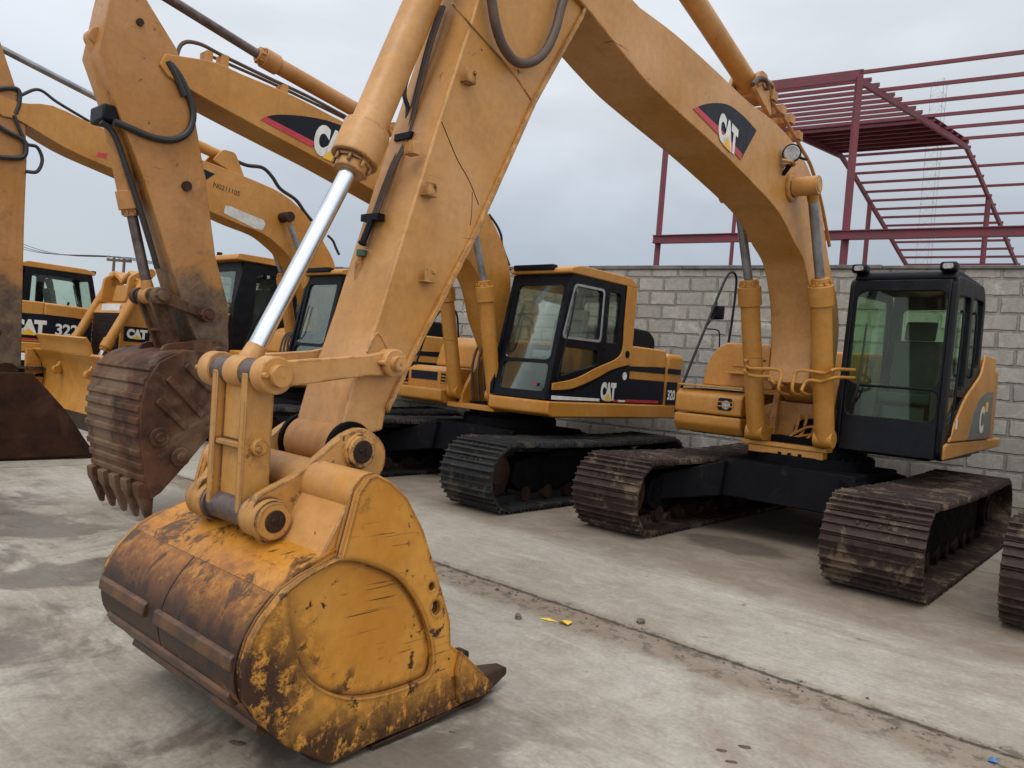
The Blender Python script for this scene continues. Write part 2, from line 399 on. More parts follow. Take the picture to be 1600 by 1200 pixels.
def track(root, sgn, mat, go=1.66, gi=.88, cx=1.76, cz=.402, r=.355):
    yc = sgn*(go+gi)/2; hw = (go-gi)/2
    at, tot = belt_path(cx, cz, r); n = 46; pitch = tot/n
    sec = [(-.5, -.012), (.50, -.016), (.50, .008), (.40, .012), (.37, .044), (.31, .044), (.28, .012), (.05, .012), (.02, .040), (-.04, .040), (-.07, .012),
           (-.34, .012), (-.37, .044), (-.43, .044), (-.46, .012), (-.5, .012)]
    m = MB()
    for i in range(n):
        p, nn = at(i*pitch); t = V((0, 1, 0)).cross(nn)*-1
        q1, _ = at(i*pitch+pitch*.5); q0, _ = at(i*pitch-pitch*.5); t = (q1-q0).normalized(); nn = V((t.z, 0, -t.x))
        jit = random.uniform(-.004, .004)
        P = [p+t*(a*pitch)+nn*(b+jit) for a, b in sec]; k = len(P)
        m.add([v+V((0, yc-hw, 0)) for v in P]+[v+V((0, yc+hw, 0)) for v in P],
              [tuple(range(k)), tuple(range(2*k-1, k-1, -1))]+[(j, j+k, (j+1) % k+k, (j+1) % k) for j in range(k)])
        for yy in (-.105, .065):          # chain links under the shoe
            a = p+t*(-.46*pitch)-nn*.012; b = p+t*(.52*pitch)-nn*.012
            m.add([V((v.x, yc+yy+dy, v.z))-nn*h for v in (a, b) for dy in (0, .04) for h in (0, .085)],
                  [(0, 1, 3, 2), (4, 6, 7, 5), (0, 4, 5, 1), (2, 3, 7, 6), (1, 5, 7, 3), (0, 2, 6, 4)])
        for yy in (-.12, -.05, .05, .12):  # shoe bolts
            c = p+t*(.17*pitch)+V((0, yc+yy, 0))
            m.cyl(c+nn*.010, c+nn*.026, .013, n=6)
    m.build('track_belt', mat, root, smooth=25)
    f = MB(); f.prism([(-1.5, .20), (1.35, .20), (1.5, .30), (1.45, .52), (1.1, .60), (-1.2, .60), (-1.5, .5)], yc-.14, yc+.14)
    f.prism([(-1.1, .58), (1.0, .58), (.8, .66), (-.9, .66)], yc-.22, yc+.22)
    f.build('track_frame', M['blackmat'], root, .012)
    w = MB(); w.cyl((cx, yc-.06, cz), (cx, yc+.06, cz), .30, n=36); w.cyl((cx, yc-.17, cz), (cx, yc+.17, cz), .12); w.cyl((cx, yc-.10, cz), (cx, yc+.10, cz), .265, n=36)
    w.build('idler_wheel', M['rust_dark'], root, .01)
    w = MB(); poly = []
    for i in range(23):
        for rr, d in ((.255, -.5), (.31, -.22), (.31, .22), (.255, .5)): a = 2*pi*(i+d*.8)/23; poly.append((-cx+rr*cos(a), cz+rr*sin(a)))
    w.prism(poly, yc-.035, yc+.035); w.cyl((-cx, yc-.2, cz), (-cx, yc+.2, cz), .19); w.cyl((-cx, yc-.22, cz), (-cx, yc+.22, cz), .12)
    w.build('sprocket', M['rust_dark'], root)
    for i in range(7):
        x = -1.25+i*.415; w = MB(); w.cyl((x, yc-.15, .155), (x, yc+.15, .155), .085, n=18); w.cyl((x, yc-.12, .155), (x, yc-.09, .155), .11); w.cyl((x, yc+.09, .155), (x, yc+.12, .155), .11)
        w.build('roller', M['rust_dark'], root)

def undercarriage(root, mat):
    for s in (1, -1): track(root, s, mat)
    m = MB(); m.prism([(-.85, .42), (.85, .42), (.75, .82), (-.75, .82)], -.72, .72)
    for sx in (1, -1):
        for sy in (1, -1):
            m.add([V((sx*.3, sy*.6, .42)), V((sx*.9, sy*.6, .42)), V((sx*.85, sy*.6, .80)), V((sx*.3, sy*.6, .80)),
                   V((sx*.75, sy*1.16, .30)), V((sx*1.25, sy*1.16, .30)), V((sx*1.2, sy*1.16, .60)), V((sx*.75, sy*1.16, .60))],
                  [(0, 1, 2, 3), (7, 6, 5, 4), (0, 4, 5, 1), (1, 5, 6, 2), (2, 6, 7, 3), (3, 7, 4, 0)])
    m.build('carbody', M['blackmat'], root, .015)
    m = MB(); m.cyl((0, 0, .80), (0, 0, .93), .66, n=48); m.cyl((0, 0, .92), (0, 0, 1.03), .58, n=48)
    for i in range(36): a = 2*pi*i/36; m.cyl((.62*cos(a), .62*sin(a), .93), (.62*cos(a), .62*sin(a), .955), .018, n=6)
    m.build('swing_bearing', M['blackmat'], root)

# ------------------------------------------------------------------ cabs
def pane(mb_fn, poly, mat, parent, name='window', th=.006):
    m = MB(); m.holed(poly, [], th, mb_fn); return m.build(name, mat, parent, smooth=0)

def seat_parts(cab, x, y, z, mat):
    m = MB(); m.prism(rpoly([(x-.25, z), (x+.25, z+.03), (x+.25, z+.14), (x-.22, z+.14)], .04), y-.25, y+.25)
    m.prism(rpoly([(x-.22, z+.1), (x-.10, z+.1), (x-.22, z+.72), (x-.33, z+.72)], .05), y-.24, y+.24)
    m.prism(rpoly([(x-.26, z+.72), (x-.20, z+.72), (x-.25, z+.93), (x-.34, z+.93)], .04), y-.15, y+.15)
    m.build('seat', mat, cab, .03, seg=3)
    m = MB()
    for s in (-1, 1):
        m.box(x-.2, x+.28, y+s*.33-.07, y+s*.33+.07, z-.15, z+.22); m.cyl((x+.2, y+s*.33, z+.2), (x+.26, y+s*.33, z+.42), .012); m.cyl((x+.25, y+s*.33, z+.38), (x+.265, y+s*.33, z+.47), .025)
    m.box(x-.3, x+.2, y-.2, y+.2, z-.28, z)
    m.build('console', M['interior'], cab, .02)

def cab_shell(root, spec):
    """a hollow cab: holed side, front and rear panels, panes, roof, floor, seat"""
    y0, y1 = spec['y']; th = .05; side = spec['side']; fx = spec['front']
    cab = MB(); cab.holed(side, spec['holes'], th, lambda u, v, w: V((u, y1-th+w, v)))
    cab.holed(side, spec['holes_r'], th, lambda u, v, w: V((u, y0+th-w, v)))
    (xa, za), (xb, zb) = fx               # front line bottom, top
    L = math.hypot(xb-xa, zb-za); ex, ez = (xb-xa)/L, (zb-za)/L
    fm = lambda u, v, w: V((xa+ex*v-ez*(-w)*1.0, u, za+ez*v+ex*(-w)))
    cab.holed([(y0+th, 0), (y1-th, 0), (y1-th, L), (y0+th, L)], spec['fholes'], .045, lambda u, v, w: V((xa+ex*v-w*ez, u, za+ez*v+w*ex)))
    xr, zr0, zr1 = spec['rear']
    cab.holed([(y0+th, zr0), (y1-th, zr0), (y1-th, zr1), (y0+th, zr1)], [rrect(y0+.16, y1-.16, zr1-.75, zr1-.2, .06)], .04, lambda u, v, w: V((xr+w, u, v)))
    cab.box(xr+.04, xa-.05, y0+th, y1-th, za-.0, za+.05)
    c = cab.build('cab', spec['mat'], root, .012)
    for h in spec['holes']: pane(lambda u, v, w: V((u, y1-.034+w, v)), h, M[spec['glass']], c)
    for h in spec['holes_r']: pane(lambda u, v, w: V((u, y0+.028+w, v)), h, M[spec['glass']], c)
    for i, h in enumerate(spec['fholes']):
        pane(lambda u, v, w: V((xa+ex*v-(w+.02)*ez, u, za+ez*v+(w+.02)*ex)), h, M[spec['glass']], c, 'windshield' if i == 0 else 'lower_windshield')
    pane(lambda u, v, w: V((xr+.016+w, u, v)), rrect(y0+.16, y1-.16, zr1-.75, zr1-.2, .06), M[spec['glass']], c, 'rear_window')
    seat_parts(c, xa-.75, (y0+y1)/2, za+.48, M[spec['seat']])
    return c

# ------------------------------------------------------------------ upper bodies
def body_square(root, txt, right=False, arm=True):
    """older house: square cab with yellow roof, black decal band; local metres"""
    y = M['yellow_deep']
    XF = .90
    spec = dict(y=(.40, 1.37), side=rpoly([(XF, 1.262), (XF, 1.45), (.60, 2.84), (-.74, 2.86), (-.80, 1.262)], .03), mat=M['black'], front=((XF, 1.262), (.60, 2.84)),
        holes=[rpoly([(.70, 2.06), (.53, 2.70), (-.08, 2.71), (-.08, 2.07)], .06), rpoly([(-.24, 2.05), (-.24, 2.73), (-.50, 2.73), (-.50, 2.05)], .05),
               rpoly([(.70, 1.56), (.66, 1.93), (-.06, 1.93), (-.06, 1.74)], .04)],
        holes_r=[rpoly([(.68, 1.95), (.53, 2.70), (-.60, 2.72), (-.62, 1.95)], .06)],
        fholes=[rrect(.52, 1.27, .50, 1.47, .07), rrect(.52, 1.27, .10, .46, .07)], rear=(-.80, 1.262, 2.85), glass='glass_clear', seat='seat_blue')
    cab = cab_shell(root, spec)
    m = MB(); m.prism(rpoly([(.67, 2.845), (.66, 2.91), (.45, 2.965), (-.70, 2.975), (-.87, 2.90), (-.88, 2.85)], .04), .385, 1.385); m.build('roof', y, cab, .03, seg=3)
    m = MB(); m.box(.60, .70, .46, 1.12, 2.885, 2.955); m.build('light_bar', M['black'], cab, .012)
    # rear pillar and the sweep under the door
    m = MB(); sw = curve2([(-.62, 2.85), (-.615, 2.3), (-.62, 2.0), (-.50, 1.86), (-.05, 1.71), (.40, 1.55), (.86, 1.47)], 6); lo = curve2([(.86, 1.385), (.45, 1.42), (-.05, 1.57), (-.40, 1.70), (-.86, 1.80)], 6)
    m.prism(sw+lo+[(-.86, 2.85)], 1.372, 1.392); m.build('pillar_trim', y, cab, .006)
    m = MB(); m.tube([(.81, 1.40, 1.50), (.82, 1.43, 1.6), (.66, 1.43, 2.2), (.55, 1.40, 2.62)], .011); m.tube([(-.14, 1.385, 1.95), (-.14, 1.42, 2.0), (-.14, 1.42, 2.35), (-.14, 1.385, 2.4)], .012)
    m.build('grab_handle', M['black'], cab)
    m = MB(); m.holed(rpoly([(.73, 2.03), (.55, 2.73), (-.11, 2.74), (-.11, 2.04)], .07), [rpoly([(.70, 2.06), (.53, 2.70), (-.08, 2.71), (-.08, 2.07)], .06)], .008, lambda u, v, w: V((u, 1.371+w, v))); m.build('window_trim', M['grey_steel'], cab)
    m = MB(); m.tube([(.76, .55, 1.80), (.79, .62, 1.9), (.70, .66, 2.35)], .010); m.build('wiper', M['rubber'], cab)
    m = MB(); m.prism_x(circle2(1.12, 1.45, .022, 14), .878, .884); m.build('round_sticker', M['decal_red'], cab)
    # deck skirt
    for a, b in ((.40, 1.385), (-1.385, -.5)):
        m = MB(); m.prism(rpoly([(XF+.02, 1.25), (-2.2, 1.25), (-2.2, 1.05), (.8, 1.05), (XF+.02, 1.09)], .03), a, b); m.build('deck_skirt', y, root, .02)
    m = MB(); m.box(-2.1, .6, -1.2, 1.2, 1.03, 1.12); m.build('main_frame', M['blackmat'], root, .01)
    # engine house and counterweight
    prof = [(-.86, 1.256), (-.86, 2.06), (-1.84, 2.06), (-1.84, 1.256)]
    m = MB(); m.prism(rpoly(prof, .03), -1.37, 1.37); m.build('engine_hood', y, root, .05, seg=3)
    m = MB(); m.prism([(-1.83, 1.26), (-1.83, 2.0), (-1.87, 2.0), (-1.87, 1.26)], -1.34, 1.34); m.build('hood_gap', M['black'], root)
    pl = [(-1.88, 1.385)]+[(-1.88-.98*sin(R_(a))*1.0, 1.385*cos(R_(a))**.45 if a < 90 else 0) for a in range(10, 90, 8)]
    pl = [(-1.875, 1.385), (-2.35, 1.37), (-2.62, 1.22), (-2.80, .8), (-2.86, 0), (-2.80, -.8), (-2.62, -1.22), (-2.35, -1.37), (-1.875, -1.385)]
    m = MB(); m.prism_z(pl, 1.10, 2.02); m.build('counterweight', y, root, .07, seg=4)
    m = MB(); m.prism(rpoly([(-1.0, 2.062), (-1.0, 2.30), (-1.12, 2.36), (-1.85, 2.34), (-2.02, 2.24), (-2.05, 2.062)], .08), .15, 1.05); m.build('engine_cover', M['black'], root, .03, seg=3)
    m = MB(); m.cyl((-1.3, -.3, 2.05), (-1.3, -.3, 2.42), .05); m.cyl((-1.3, -.3, 2.4), (-1.42, -.3, 2.5), .05); m.build('exhaust_pipe', M['rust_dark'], root)
    # right side boxes
    hf = .62 if right else .75
    if right:
        m = MB(); m.prism(rpoly([(.62, 1.255), (.60, 1.8), (.30, 2.02), (-.86, 2.06), (-.86, 1.255)], .05), -1.372, -.45); m.build('tool_box', y, root, .04, seg=3)
    else:
        m = MB(); m.prism(rpoly([(.62, 1.06), (.76, 1.22), (.76, 1.50), (.66, 1.56), (.05, 1.56), (.05, 1.06)], .04), -1.376, -.52); m.build('tool_box', y, root, .02)
        m = MB(); m.prism([(.768, 1.36), (.768, 1.48), (.764, 1.48), (.764, 1.36)], -1.30, -.75); m.build('box_decal', M['decal_black'], root)
        m = MB()
        for i in range(4): m.box(.762, .772, -.68, -.56, 1.33+i*.045, 1.345+i*.045)
        m.box(.762, .772, -.685, -.672, 1.32, 1.49); m.box(.762, .772, -.565, -.552, 1.32, 1.49)
        m.build('lamp_grille', y, root)
        m = MB(); m.box(.761, .766, -.67, -.565, 1.325, 1.485); m.build('work_lamp', M['decal_black'], root)
        m = MB(); m.prism(rpoly([(.25, 1.562), (.15, 1.90), (-.05, 2.02), (-.86, 2.06), (-.86, 1.562)], .06), -1.37, -.45); m.build('fuel_tank', y, root, .03, seg=3)
        m = MB(); m.tube([(.70, -1.33, 1.45), (.45, -1.36, 2.1), (.15, -1.36, 2.45), (-.1, -1.36, 2.40), (-.2, -1.36, 2.0)], .015); m.build('handrail', M['black'], root)
    # boom foot bracket
    m = MB()
    for s in (1, -1):
        m.prism(rpoly([(.75, 1.05), (.75, 1.22), (.35, 1.85), (.05, 1.85), (-.4, 1.05)], .05), s*.27-.03, s*.27+.03)
    m.box(-.4, .78, -.5, .385, 1.02, 1.09); m.build('boom_bracket', y, root, .01)
    m = MB()
    for i in range(5):
        yy = -.22+i*.11; m.tube([(.55, yy, 1.15), (.62, yy, 1.55), (.55+.02*i, yy, 1.85), (.40, yy, 1.90), (.28, yy, 1.7)], .018)
    m.build('hose_bundle', M['hose'], root)
    # decals on the side panels
    sy = -1 if right else 1
    e = 1.374
    if not right:
        m = MB(); m.prism(curve2([(.86, 1.335), (.45, 1.37), (-.05, 1.52), (-.40, 1.655), (-.80, 1.77)], 5)+[(-1.83, 1.81), (-1.83, 1.71), (-.86, 1.71), (-.86, 1.60), (-1.83, 1.60), (-1.83, 1.262), (.86, 1.262)], 1.373, 1.376)
        m.build('decal', M['decal_black'], root)
        m = MB(); m.prism([(-1.89, 1.80), (-2.28, 1.80), (-2.28, 1.72), (-1.89, 1.72)], 1.386, 1.390); m.prism([(-1.89, 1.60), (-2.20, 1.60), (-2.20, 1.265), (-1.89, 1.265)], 1.386, 1.390); m.build('decal', M['decal_black'], root)
        m = MB(); m.prism([(.85, 1.272), (-.18, 1.272), (-.18, 1.306), (.85, 1.322)], 1.3765, 1.378); m.build('stripe', M['decal_white'], root)
        m = MB(); m.prism([(-.62, 1.272), (-.80, 1.272), (-.80, 1.30), (-.62, 1.30)], 1.3765, 1.378); m.build('stripe', M['decal_white'], root)
        m = MB(); m.prism([(-.50, 1.272), (-.62, 1.272), (-.62, 1.30), (-.50, 1.30)], 1.3765, 1.378); m.prism([(-.80, 1.272), (-1.70, 1.272), (-1.70, 1.31), (-.80, 1.31)], 1.3765, 1.378); m.build('stripe', M['decal_red'], root)
        logo(root, (-.19, 1.378, 1.285), (-.36, 0, 0), (0, 0, .245))
        if txt: lettering(txt, (-1.92, 1.392, 1.33), (-.23, 0, 0), (0, 0, .15), M['decal_white'], root, 'lettering', .03)
        m = MB(); m.prism(circle2(-.74, 1.63, .055, 20), 1.3765, 1.379); m.build('badge', M['decal_white'], root)
        m = MB(); m.prism(circle2(-.735, 1.93, .05, 20), 1.392, 1.402); m.prism(circle2(-.735, 1.93, .03, 16), 1.40, 1.41); m.build('pillar_cap', M['black'], root)
    else:
        m = MB(); m.prism(curve2([(.58, 1.50), (.3, 1.72), (-.2, 1.80), (-.86, 1.82)], 5)+[(-1.83, 1.80), (-1.83, 1.33), (.58, 1.33)], -1.3755, -1.3725); m.build('decal', M['decal_black'], root)
        m = MB(); m.prism([(.58, 1.30), (.58, 1.325), (-1.83, 1.325), (-1.83, 1.30)], -1.3755, -1.3725); m.build('stripe', M['decal_red'], root)
        logo(root, (-1.42, -1.3775, 1.40), (.62, 0, 0), (0, 0, .30))
        lettering(txt, (-.64, -1.3775, 1.42), (.42, 0, 0), (0, 0, .24), M['decal_white'], root, 'lettering', .03)
    return cab

def logo(parent, O, U, W):
    """the maker's three white letters with a yellow triangle at the foot of the A"""
    O, U, W = V(O), V(U), V(W); nn = U.cross(W).normalized()
    lettering('CAT', O, U, W, M['decal_white'], parent, 'logo_lettering', .07)
    m = MB(); tri = [(.28, -.03), (.72, -.03), (.50, .42)]
    P = [O+U*a+W*b+nn*.002 for a, b in tri]; m.add(P+[p+nn*.0012 for p in P], [(0, 1, 2), (5, 4, 3), (0, 3, 4, 1), (1, 4, 5, 2), (2, 5, 3, 0)])
    m.build('logo_triangle', M['decal_yellow'], parent, smooth=0)

def body_round(root):
    """newer house: dark rounded cab, yellow sweeps, box and tank on the right"""
    y = M['yellow']; XF = .50
    side = rpoly([(XF, 1.05), (XF, 1.5), (.40, 2.78), (.30, 2.84), (-.92, 2.90), (-1.06, 2.75), (-1.08, 1.05)], .10)
    spec = dict(y=(.40, 1.38), side=side, mat=M['black'], front=((XF, 1.06), (.40, 2.80)),
        holes=[rpoly([(.36, 1.75), (.29, 2.66), (-.28, 2.70), (-.28, 1.75)], .06), rpoly([(.36, 1.40), (.36, 1.68), (-.28, 1.68), (-.1, 1.55)], .05), rpoly([(-.40, 1.98), (-.40, 2.72), (-.95, 2.74), (-.95, 2.02)], .06)],
        holes_r=[rpoly([(.36, 1.75), (.29, 2.66), (-.95, 2.72), (-.95, 1.75)], .06)],
        fholes=[rrect(.475, 1.305, .68, 1.63, .09), rrect(.475, 1.305, .36, .655, .07)], rear=(-1.08, 1.06, 2.86), glass='glass', seat='seat')
    cab = cab_shell(root, spec)
    m = MB(); m.prism(rpoly([(.38, 2.80), (.36, 2.88), (.15, 2.925), (-.95, 2.93), (-1.1, 2.86), (-1.1, 2.80)], .04), .43, 1.35); m.build('roof', M['black'], cab, .03, seg=3)
    for yy in (.48, 1.29):
        m = MB(); m.box(.30, .44, yy-.075, yy+.075, 2.875, 2.965); l = m.build('work_light', M['black'], cab, .025, seg=3)
    for yy in (.48, 1.29): m = MB(); m.prism_x(rrect(yy-.045, yy+.045, 2.895, 2.945, .02), .441, .447); m.build('light_lens', M['lens'], cab)
    m = MB(); m.tube([(.45, 1.41, 1.30), (.45, 1.44, 1.4), (.34, 1.44, 2.4), (.33, 1.41, 2.5)], .012); m.tube([(-.34, 1.39, 1.9), (-.34, 1.43, 1.95), (-.34, 1.43, 2.5), (-.34, 1.39, 2.55)], .013); m.build('grab_handle', M['black'], cab)
    m = MB(); m.tube([(.505, .55, 1.55), (.53, .60, 1.75), (.49, .62, 2.35)], .010); m.build('wiper', M['rubber'], cab)
    # yellow sweep at the door foot, rear body side
    m = MB(); up = curve2([(.30, 1.235), (.10, 1.42), (-.30, 1.68), (-.66, 1.82), (-1.02, 1.97), (-1.16, 2.18)], 6); m.prism(up+[(-1.85, 2.18), (-1.85, 1.235)], 1.382, 1.41); m.build('side_panel', y, root, .012)
    m = MB(); m.prism(curve2([(-.52, 1.25), (-.72, 1.50), (-1.0, 1.68), (-1.35, 1.76), (-1.83, 1.79)], 5)+[(-1.83, 1.25)], 1.411, 1.414); m.build('decal', M['decal_grey'], root)
    lettering('C', (-1.10, 1.4145, 1.31), (-.26, 0, 0), (0, 0, .30), M['decal_white'], root, 'lettering', .045)
    m = MB(); m.prism([(-1.40, 1.55), (-1.55, 1.55), (-1.55, 1.66), (-1.40, 1.66)], 1.4145, 1.416); m.build('warning_sticker', M['decal_yellow'], root)
    m = MB(); m.prism(rrect(.02, .10, 1.36, 1.46, .01), 1.4105, 1.412); m.build('sticker', M['decal_white'], root)
    # engine house, counterweight
    m = MB(); m.prism(rpoly([(-1.10, 1.23), (-1.10, 2.14), (-1.85, 2.16), (-1.85, 1.23)], .05), -1.37, 1.376); m.build('engine_hood', y, root, .06, seg=3)
    pl = [(-1.86, 1.385), (-2.35, 1.37), (-2.62, 1.22), (-2.82, .8), (-2.88, 0), (-2.82, -.8), (-2.62, -1.22), (-2.35, -1.37), (-1.86, -1.385)]
    m = MB(); m.prism_z(pl, 1.08, 2.10); m.build('counterweight', y, root, .08, seg=4)
    m = MB(); m.prism(rpoly([(.42, 1.06), (.42, 1.20), (.30, 1.225), (-2.7, 1.225), (-2.7, 1.12), (.3, 1.06)], .02), 1.30, 1.40); m.build('deck_skirt', y, root, .02)
    m = MB(); m.box(-2.1, .45, -1.25, 1.28, 1.04, 1.12); m.build('main_frame', M['blackmat'], root, .01)
    # right tool box with lamp slot
    m = MB(); m.prism(rpoly([(.58, 1.055), (.66, 1.15), (.66, 1.262), (-.05, 1.262), (-.05, 1.055)], .03), -1.37, -.55); m.prism(rpoly([(.66, 1.274), (.66, 1.48), (.58, 1.545), (-.05, 1.56), (-.05, 1.274)], .03), -1.37, -.55)
    tb = m.build('tool_box', y, root, .025, seg=3)
    m = MB()
    m.prism_x(rrect(-.83, -.66, 1.33, 1.47, .03), .655, .663); m.build('work_lamp', M['decal_black'], tb)
    m = MB(); m.prism_x(circle2(-.73, 1.395, .05, 18), .664, .672); m.build('lamp_lens', M['lens'], tb)
    m = MB(); m.box(.66, .675, -.85, -.64, 1.42, 1.432); m.box(.66, .675, -.85, -.64, 1.372, 1.384); m.build('lamp_grille', y, tb)
    m = MB(); m.box(-.1, .64, -1.36, -.56, 1.575, 1.60); m.build('step_plate', M['yellow'], root, .006)
    m = MB(); m.prism_x(curve2([(-1.24, 1.60), (-1.235, 1.70), (-1.20, 1.86), (-1.10, 2.03), (-.97, 2.115)], 5)+[(-.38, 2.11), (-.38, 1.60)], -1.09, .26); ft = m.build('fuel_tank', y, root, .03, seg=3)
    m = MB(); m.box(.26, .275, -.88, -.44, 1.84, 2.08); m.box(.275, .285, -.74, -.62, 1.945, 1.955); m.build('tank_panel', y, ft, .006)
    m = MB(); m.box(.26, .38, -.90, -.42, 1.755, 1.775); m.build('tank_step', y, ft, .004)
    m = MB(); m.cyl((-.1, -.85, 2.11), (-.1, -.85, 2.17), .07); m.cyl((-.1, -.85, 2.165), (-.1, -.85, 2.18), .085); m.build('filler_cap', M['yellow_dirty'], ft)
    # boom foot frame between cab and box
    m = MB()
    for s in (1, -1):
        m.prism(rpoly([(.40, 1.06), (.40, 1.30), (.28, 1.75), (.10, 1.86), (-.10, 1.80), (-.5, 1.06)], .06), s*.30-.035, s*.30+.035)
    m.prism_x([(-.46, 1.02), (.38, 1.02), (.38, 1.42), (.25, 1.49), (-.25, 1.49), (-.46, 1.42)], .28, .31)
    m.build('boom_bracket', M['yellow_dirty'], root, .01)
    m = MB(); m.prism_x([(-.10, 1.06), (.30, 1.06), (.30, 1.22), (.24, 1.30), (.12, 1.335), (0, 1.31), (-.08, 1.24)], .312, .318); m.build('opening_shade_plate', M['blackmat'], root)  # flat dark plate, its colour standing in for the shaded hole in the frame
    m = MB(); m.prism([(.62, 1.00), (.62, 1.045), (-.3, 1.045), (-.3, 1.00)], -.54, .38)
    m.prism([(.60, .92), (.60, 1.00), (-.3, 1.00), (-.3, .92)], -.46, .34)
    for yy in (-.50, -.30, .29): m.prism(rpoly([(.60, 1.045), (.60, 1.14), (.52, 1.20), (.40, 1.20), (.36, 1.045)], .05), yy-.022, yy+.022)
    m.build('deck_plate', y, root, .008)
    # steel lines wrapped round the boom cylinders
    m = MB()
    for pts, ye in (([(1240, 614), (1242, 586), (1250, 579), (1268, 580), (1290, 583), (1306, 577)], .30), ([(1255, 614), (1257, 600), (1266, 594), (1285, 596), (1306, 590)], .30),
                    ([(1218, 612), (1221, 584), (1212, 577), (1190, 576), (1172, 575), (1165, 569), (1168, 562)], -.3), ([(1212, 600), (1204, 589), (1185, 588), (1170, 585), (1165, 578)], -.3)):
        P = [V((1.0, *F1.front(a, b, 1.0))) for a, b in pts]; m.tube([V((.42, P[0].y, P[0].z-.03))]+P[:1]+P[1:]+[V((.5, P[-1].y+(.02 if ye > 0 else -.02), P[-1].z+.02))], .017)
    for a, b in (((1190, 608), (1219, 618)), ((1238, 611), (1276, 622))):
        (ya_, za_), (yb_, zb_) = F1.front(*a, .55), F1.front(*b, .55); m.box(.42, .56, min(ya_, yb_), max(ya_, yb_), zb_, za_)
    for yy in (-.02, .06, .16): m.tube([(.36, yy, 1.36), (.39, yy, 1.27), (.37, yy-.03, 1.17), (.42, yy-.08, 1.09)], .016)
    m.tube([(.36, -.12, 1.10), (.40, -.02, 1.17), (.40, .1, 1.24), (.40, .26, 1.25)], .014); m.tube([(.36, -.14, 1.06), (.40, -.02, 1.12), (.38, .12, 1.16)], .014)
    m.build('hydraulic_lines', y, root)
    return cab

# ------------------------------------------------------------------ cylinders, pins
def pin(parent, c, y0, y1, r, mat, name='pin', cap=None, n=24):
    m = MB(); m.cyl((c[0], y0, c[1]), (c[0], y1, c[1]), r, n=n); return m.build(name, mat, parent, .006)

def ram(root, name, base, gland, end, rb, rr, mat, rodmat, y, collar=1.22):
    """hydraulic cylinder in the plane Y = y: barrel base->gland, rod gland->end"""
    b, g, e = [V((p[0], y, p[1])) for p in (base, gland, end)]; t = (g-b).normalized()
    m = MB(); m.cyl(b, g, rb, n=28); m.cyl(g-t*rb*2.2, g-t*rb*.2, rb*collar, n=28); m.cyl(g-t*.02, g+t*rb*.55, rb*.86, n=28); m.cyl(V((b.x, y-rb*.95, b.z)), V((b.x, y+rb*.95, b.z)), rb*.95, n=24)
    for i in range(8):
        a = 2*pi*i/8; u = t.orthogonal().normalized(); w = t.cross(u); q = g+(u*cos(a)+w*sin(a))*rb*1.0; m.cyl(q-t*.01, q+t*.03, rb*.11, n=6)
    c = m.build(name, mat, root, .006)
    m = MB(); m.cyl(g, e-(e-g).normalized()*rr*.5, rr, n=24); m.build('rod', rodmat, c)
    m = MB(); m.cyl(V((e.x, y-rr*1.5, e.z)), V((e.x, y+rr*1.5, e.z)), rr*1.75, n=24); m.cyl(e, e+(g-e).normalized()*rr*3.2, rr*1.35, rr*1.05, n=20); m.build('rod_eye', mat, c, .006)
    return c

# ================================================================== the machines
F1 = Frame(3.38, 8.39, 228.9); F2 = Frame(.01, 10.68, 228.9); F3 = Frame(-3.36, 12.97, 228.9); F4 = Frame(6.25, 5.89, 228.9)
GROUP = 'yellow crawler excavators parked in a row'
def machine(fr, name, label, cat='excavator', group=GROUP, dz=0):
    r = empty(name, (fr.o.x, fr.o.y, dz), fr.yaw); tag(r, label, cat, group); return r

# ---------------------------------------------------------------- front excavator
E1 = machine(F1, 'crawler_excavator', 'nearest yellow excavator, scraped yellow bucket resting on the concrete, dark cab at right')
undercarriage(E1, M['track']); body_round(E1)
ya, yd = M['yellow_arm'], M['yellow_dirty']
# boom
poly = F1.sides([(1000, 11), (1057, 54), (1119, 110), (1170, 159), (1210, 190), (1241, 224), (1261, 258), (1281, 312), (1291, 380), (1299, 425), (1308, 467), (1311, 520), (1303, 590)], .21)
poly = curve2(poly, 3)
poly += [(.05, 1.50), (.22, 1.48)]
poly += curve2(F1.sides([(1262, 600), (1267, 560), (1268, 500), (1265, 455), (1257, 410), (1242, 380), (1215, 329), (1159, 269), (1113, 224), (1042, 159), (1000, 116), (923, 20)], .21), 3)
poly += F1.sides([(893, -14), (858, -50), (872, -88), (920, -85), (962, -30)], .21)
m = MB(); m.prism(poly, -.21, .21); B1 = m.build('boom', ya, E1, .008)
a = F1.side(1268, 290, .40)
for s in (1, -1):
    m = MB(); m.cyl((a[0], s*.20, a[1]), (a[0], s*.47, a[1]), .085); m.cyl((a[0], s*.465, a[1]), (a[0], s*.475, a[1]), .06); m.cyl((a[0], s*.21, a[1]), (a[0], s*.24, a[1]), .13); m.build('cylinder_boss', ya, B1, .008)
foot = (.14, 1.62); pin(B1, foot, -.37, .37, .07, M['yellow'], 'foot_pin')
g, b_, e_ = F1.side(1282, 443, .36), F1.side(1288, 686, .36), F1.side(1270, 291, .37)
for s in (1, -1): ram(E1, 'boom_cylinder', b_, g, e_, .098, .045, M['yellow'], M['chrome_dull'], s*.36)
ram(E1, 'stick_cylinder', F1.side(1170, 132, 0), F1.side(985, -150, 0), F1.side(885, -290, 0), .085, .05, ya, M['chrome_dull'], 0)
m = MB(); q = F1.side(1170, 134, 0)
for s in (1, -1): m.prism(rpoly([(q[0]-.22, q[1]-.24), (q[0]+.16, q[1]-.10), (q[0]+.08, q[1]+.09), (q[0]-.07, q[1]+.09)], .05), s*.12-.02, s*.12+.02)
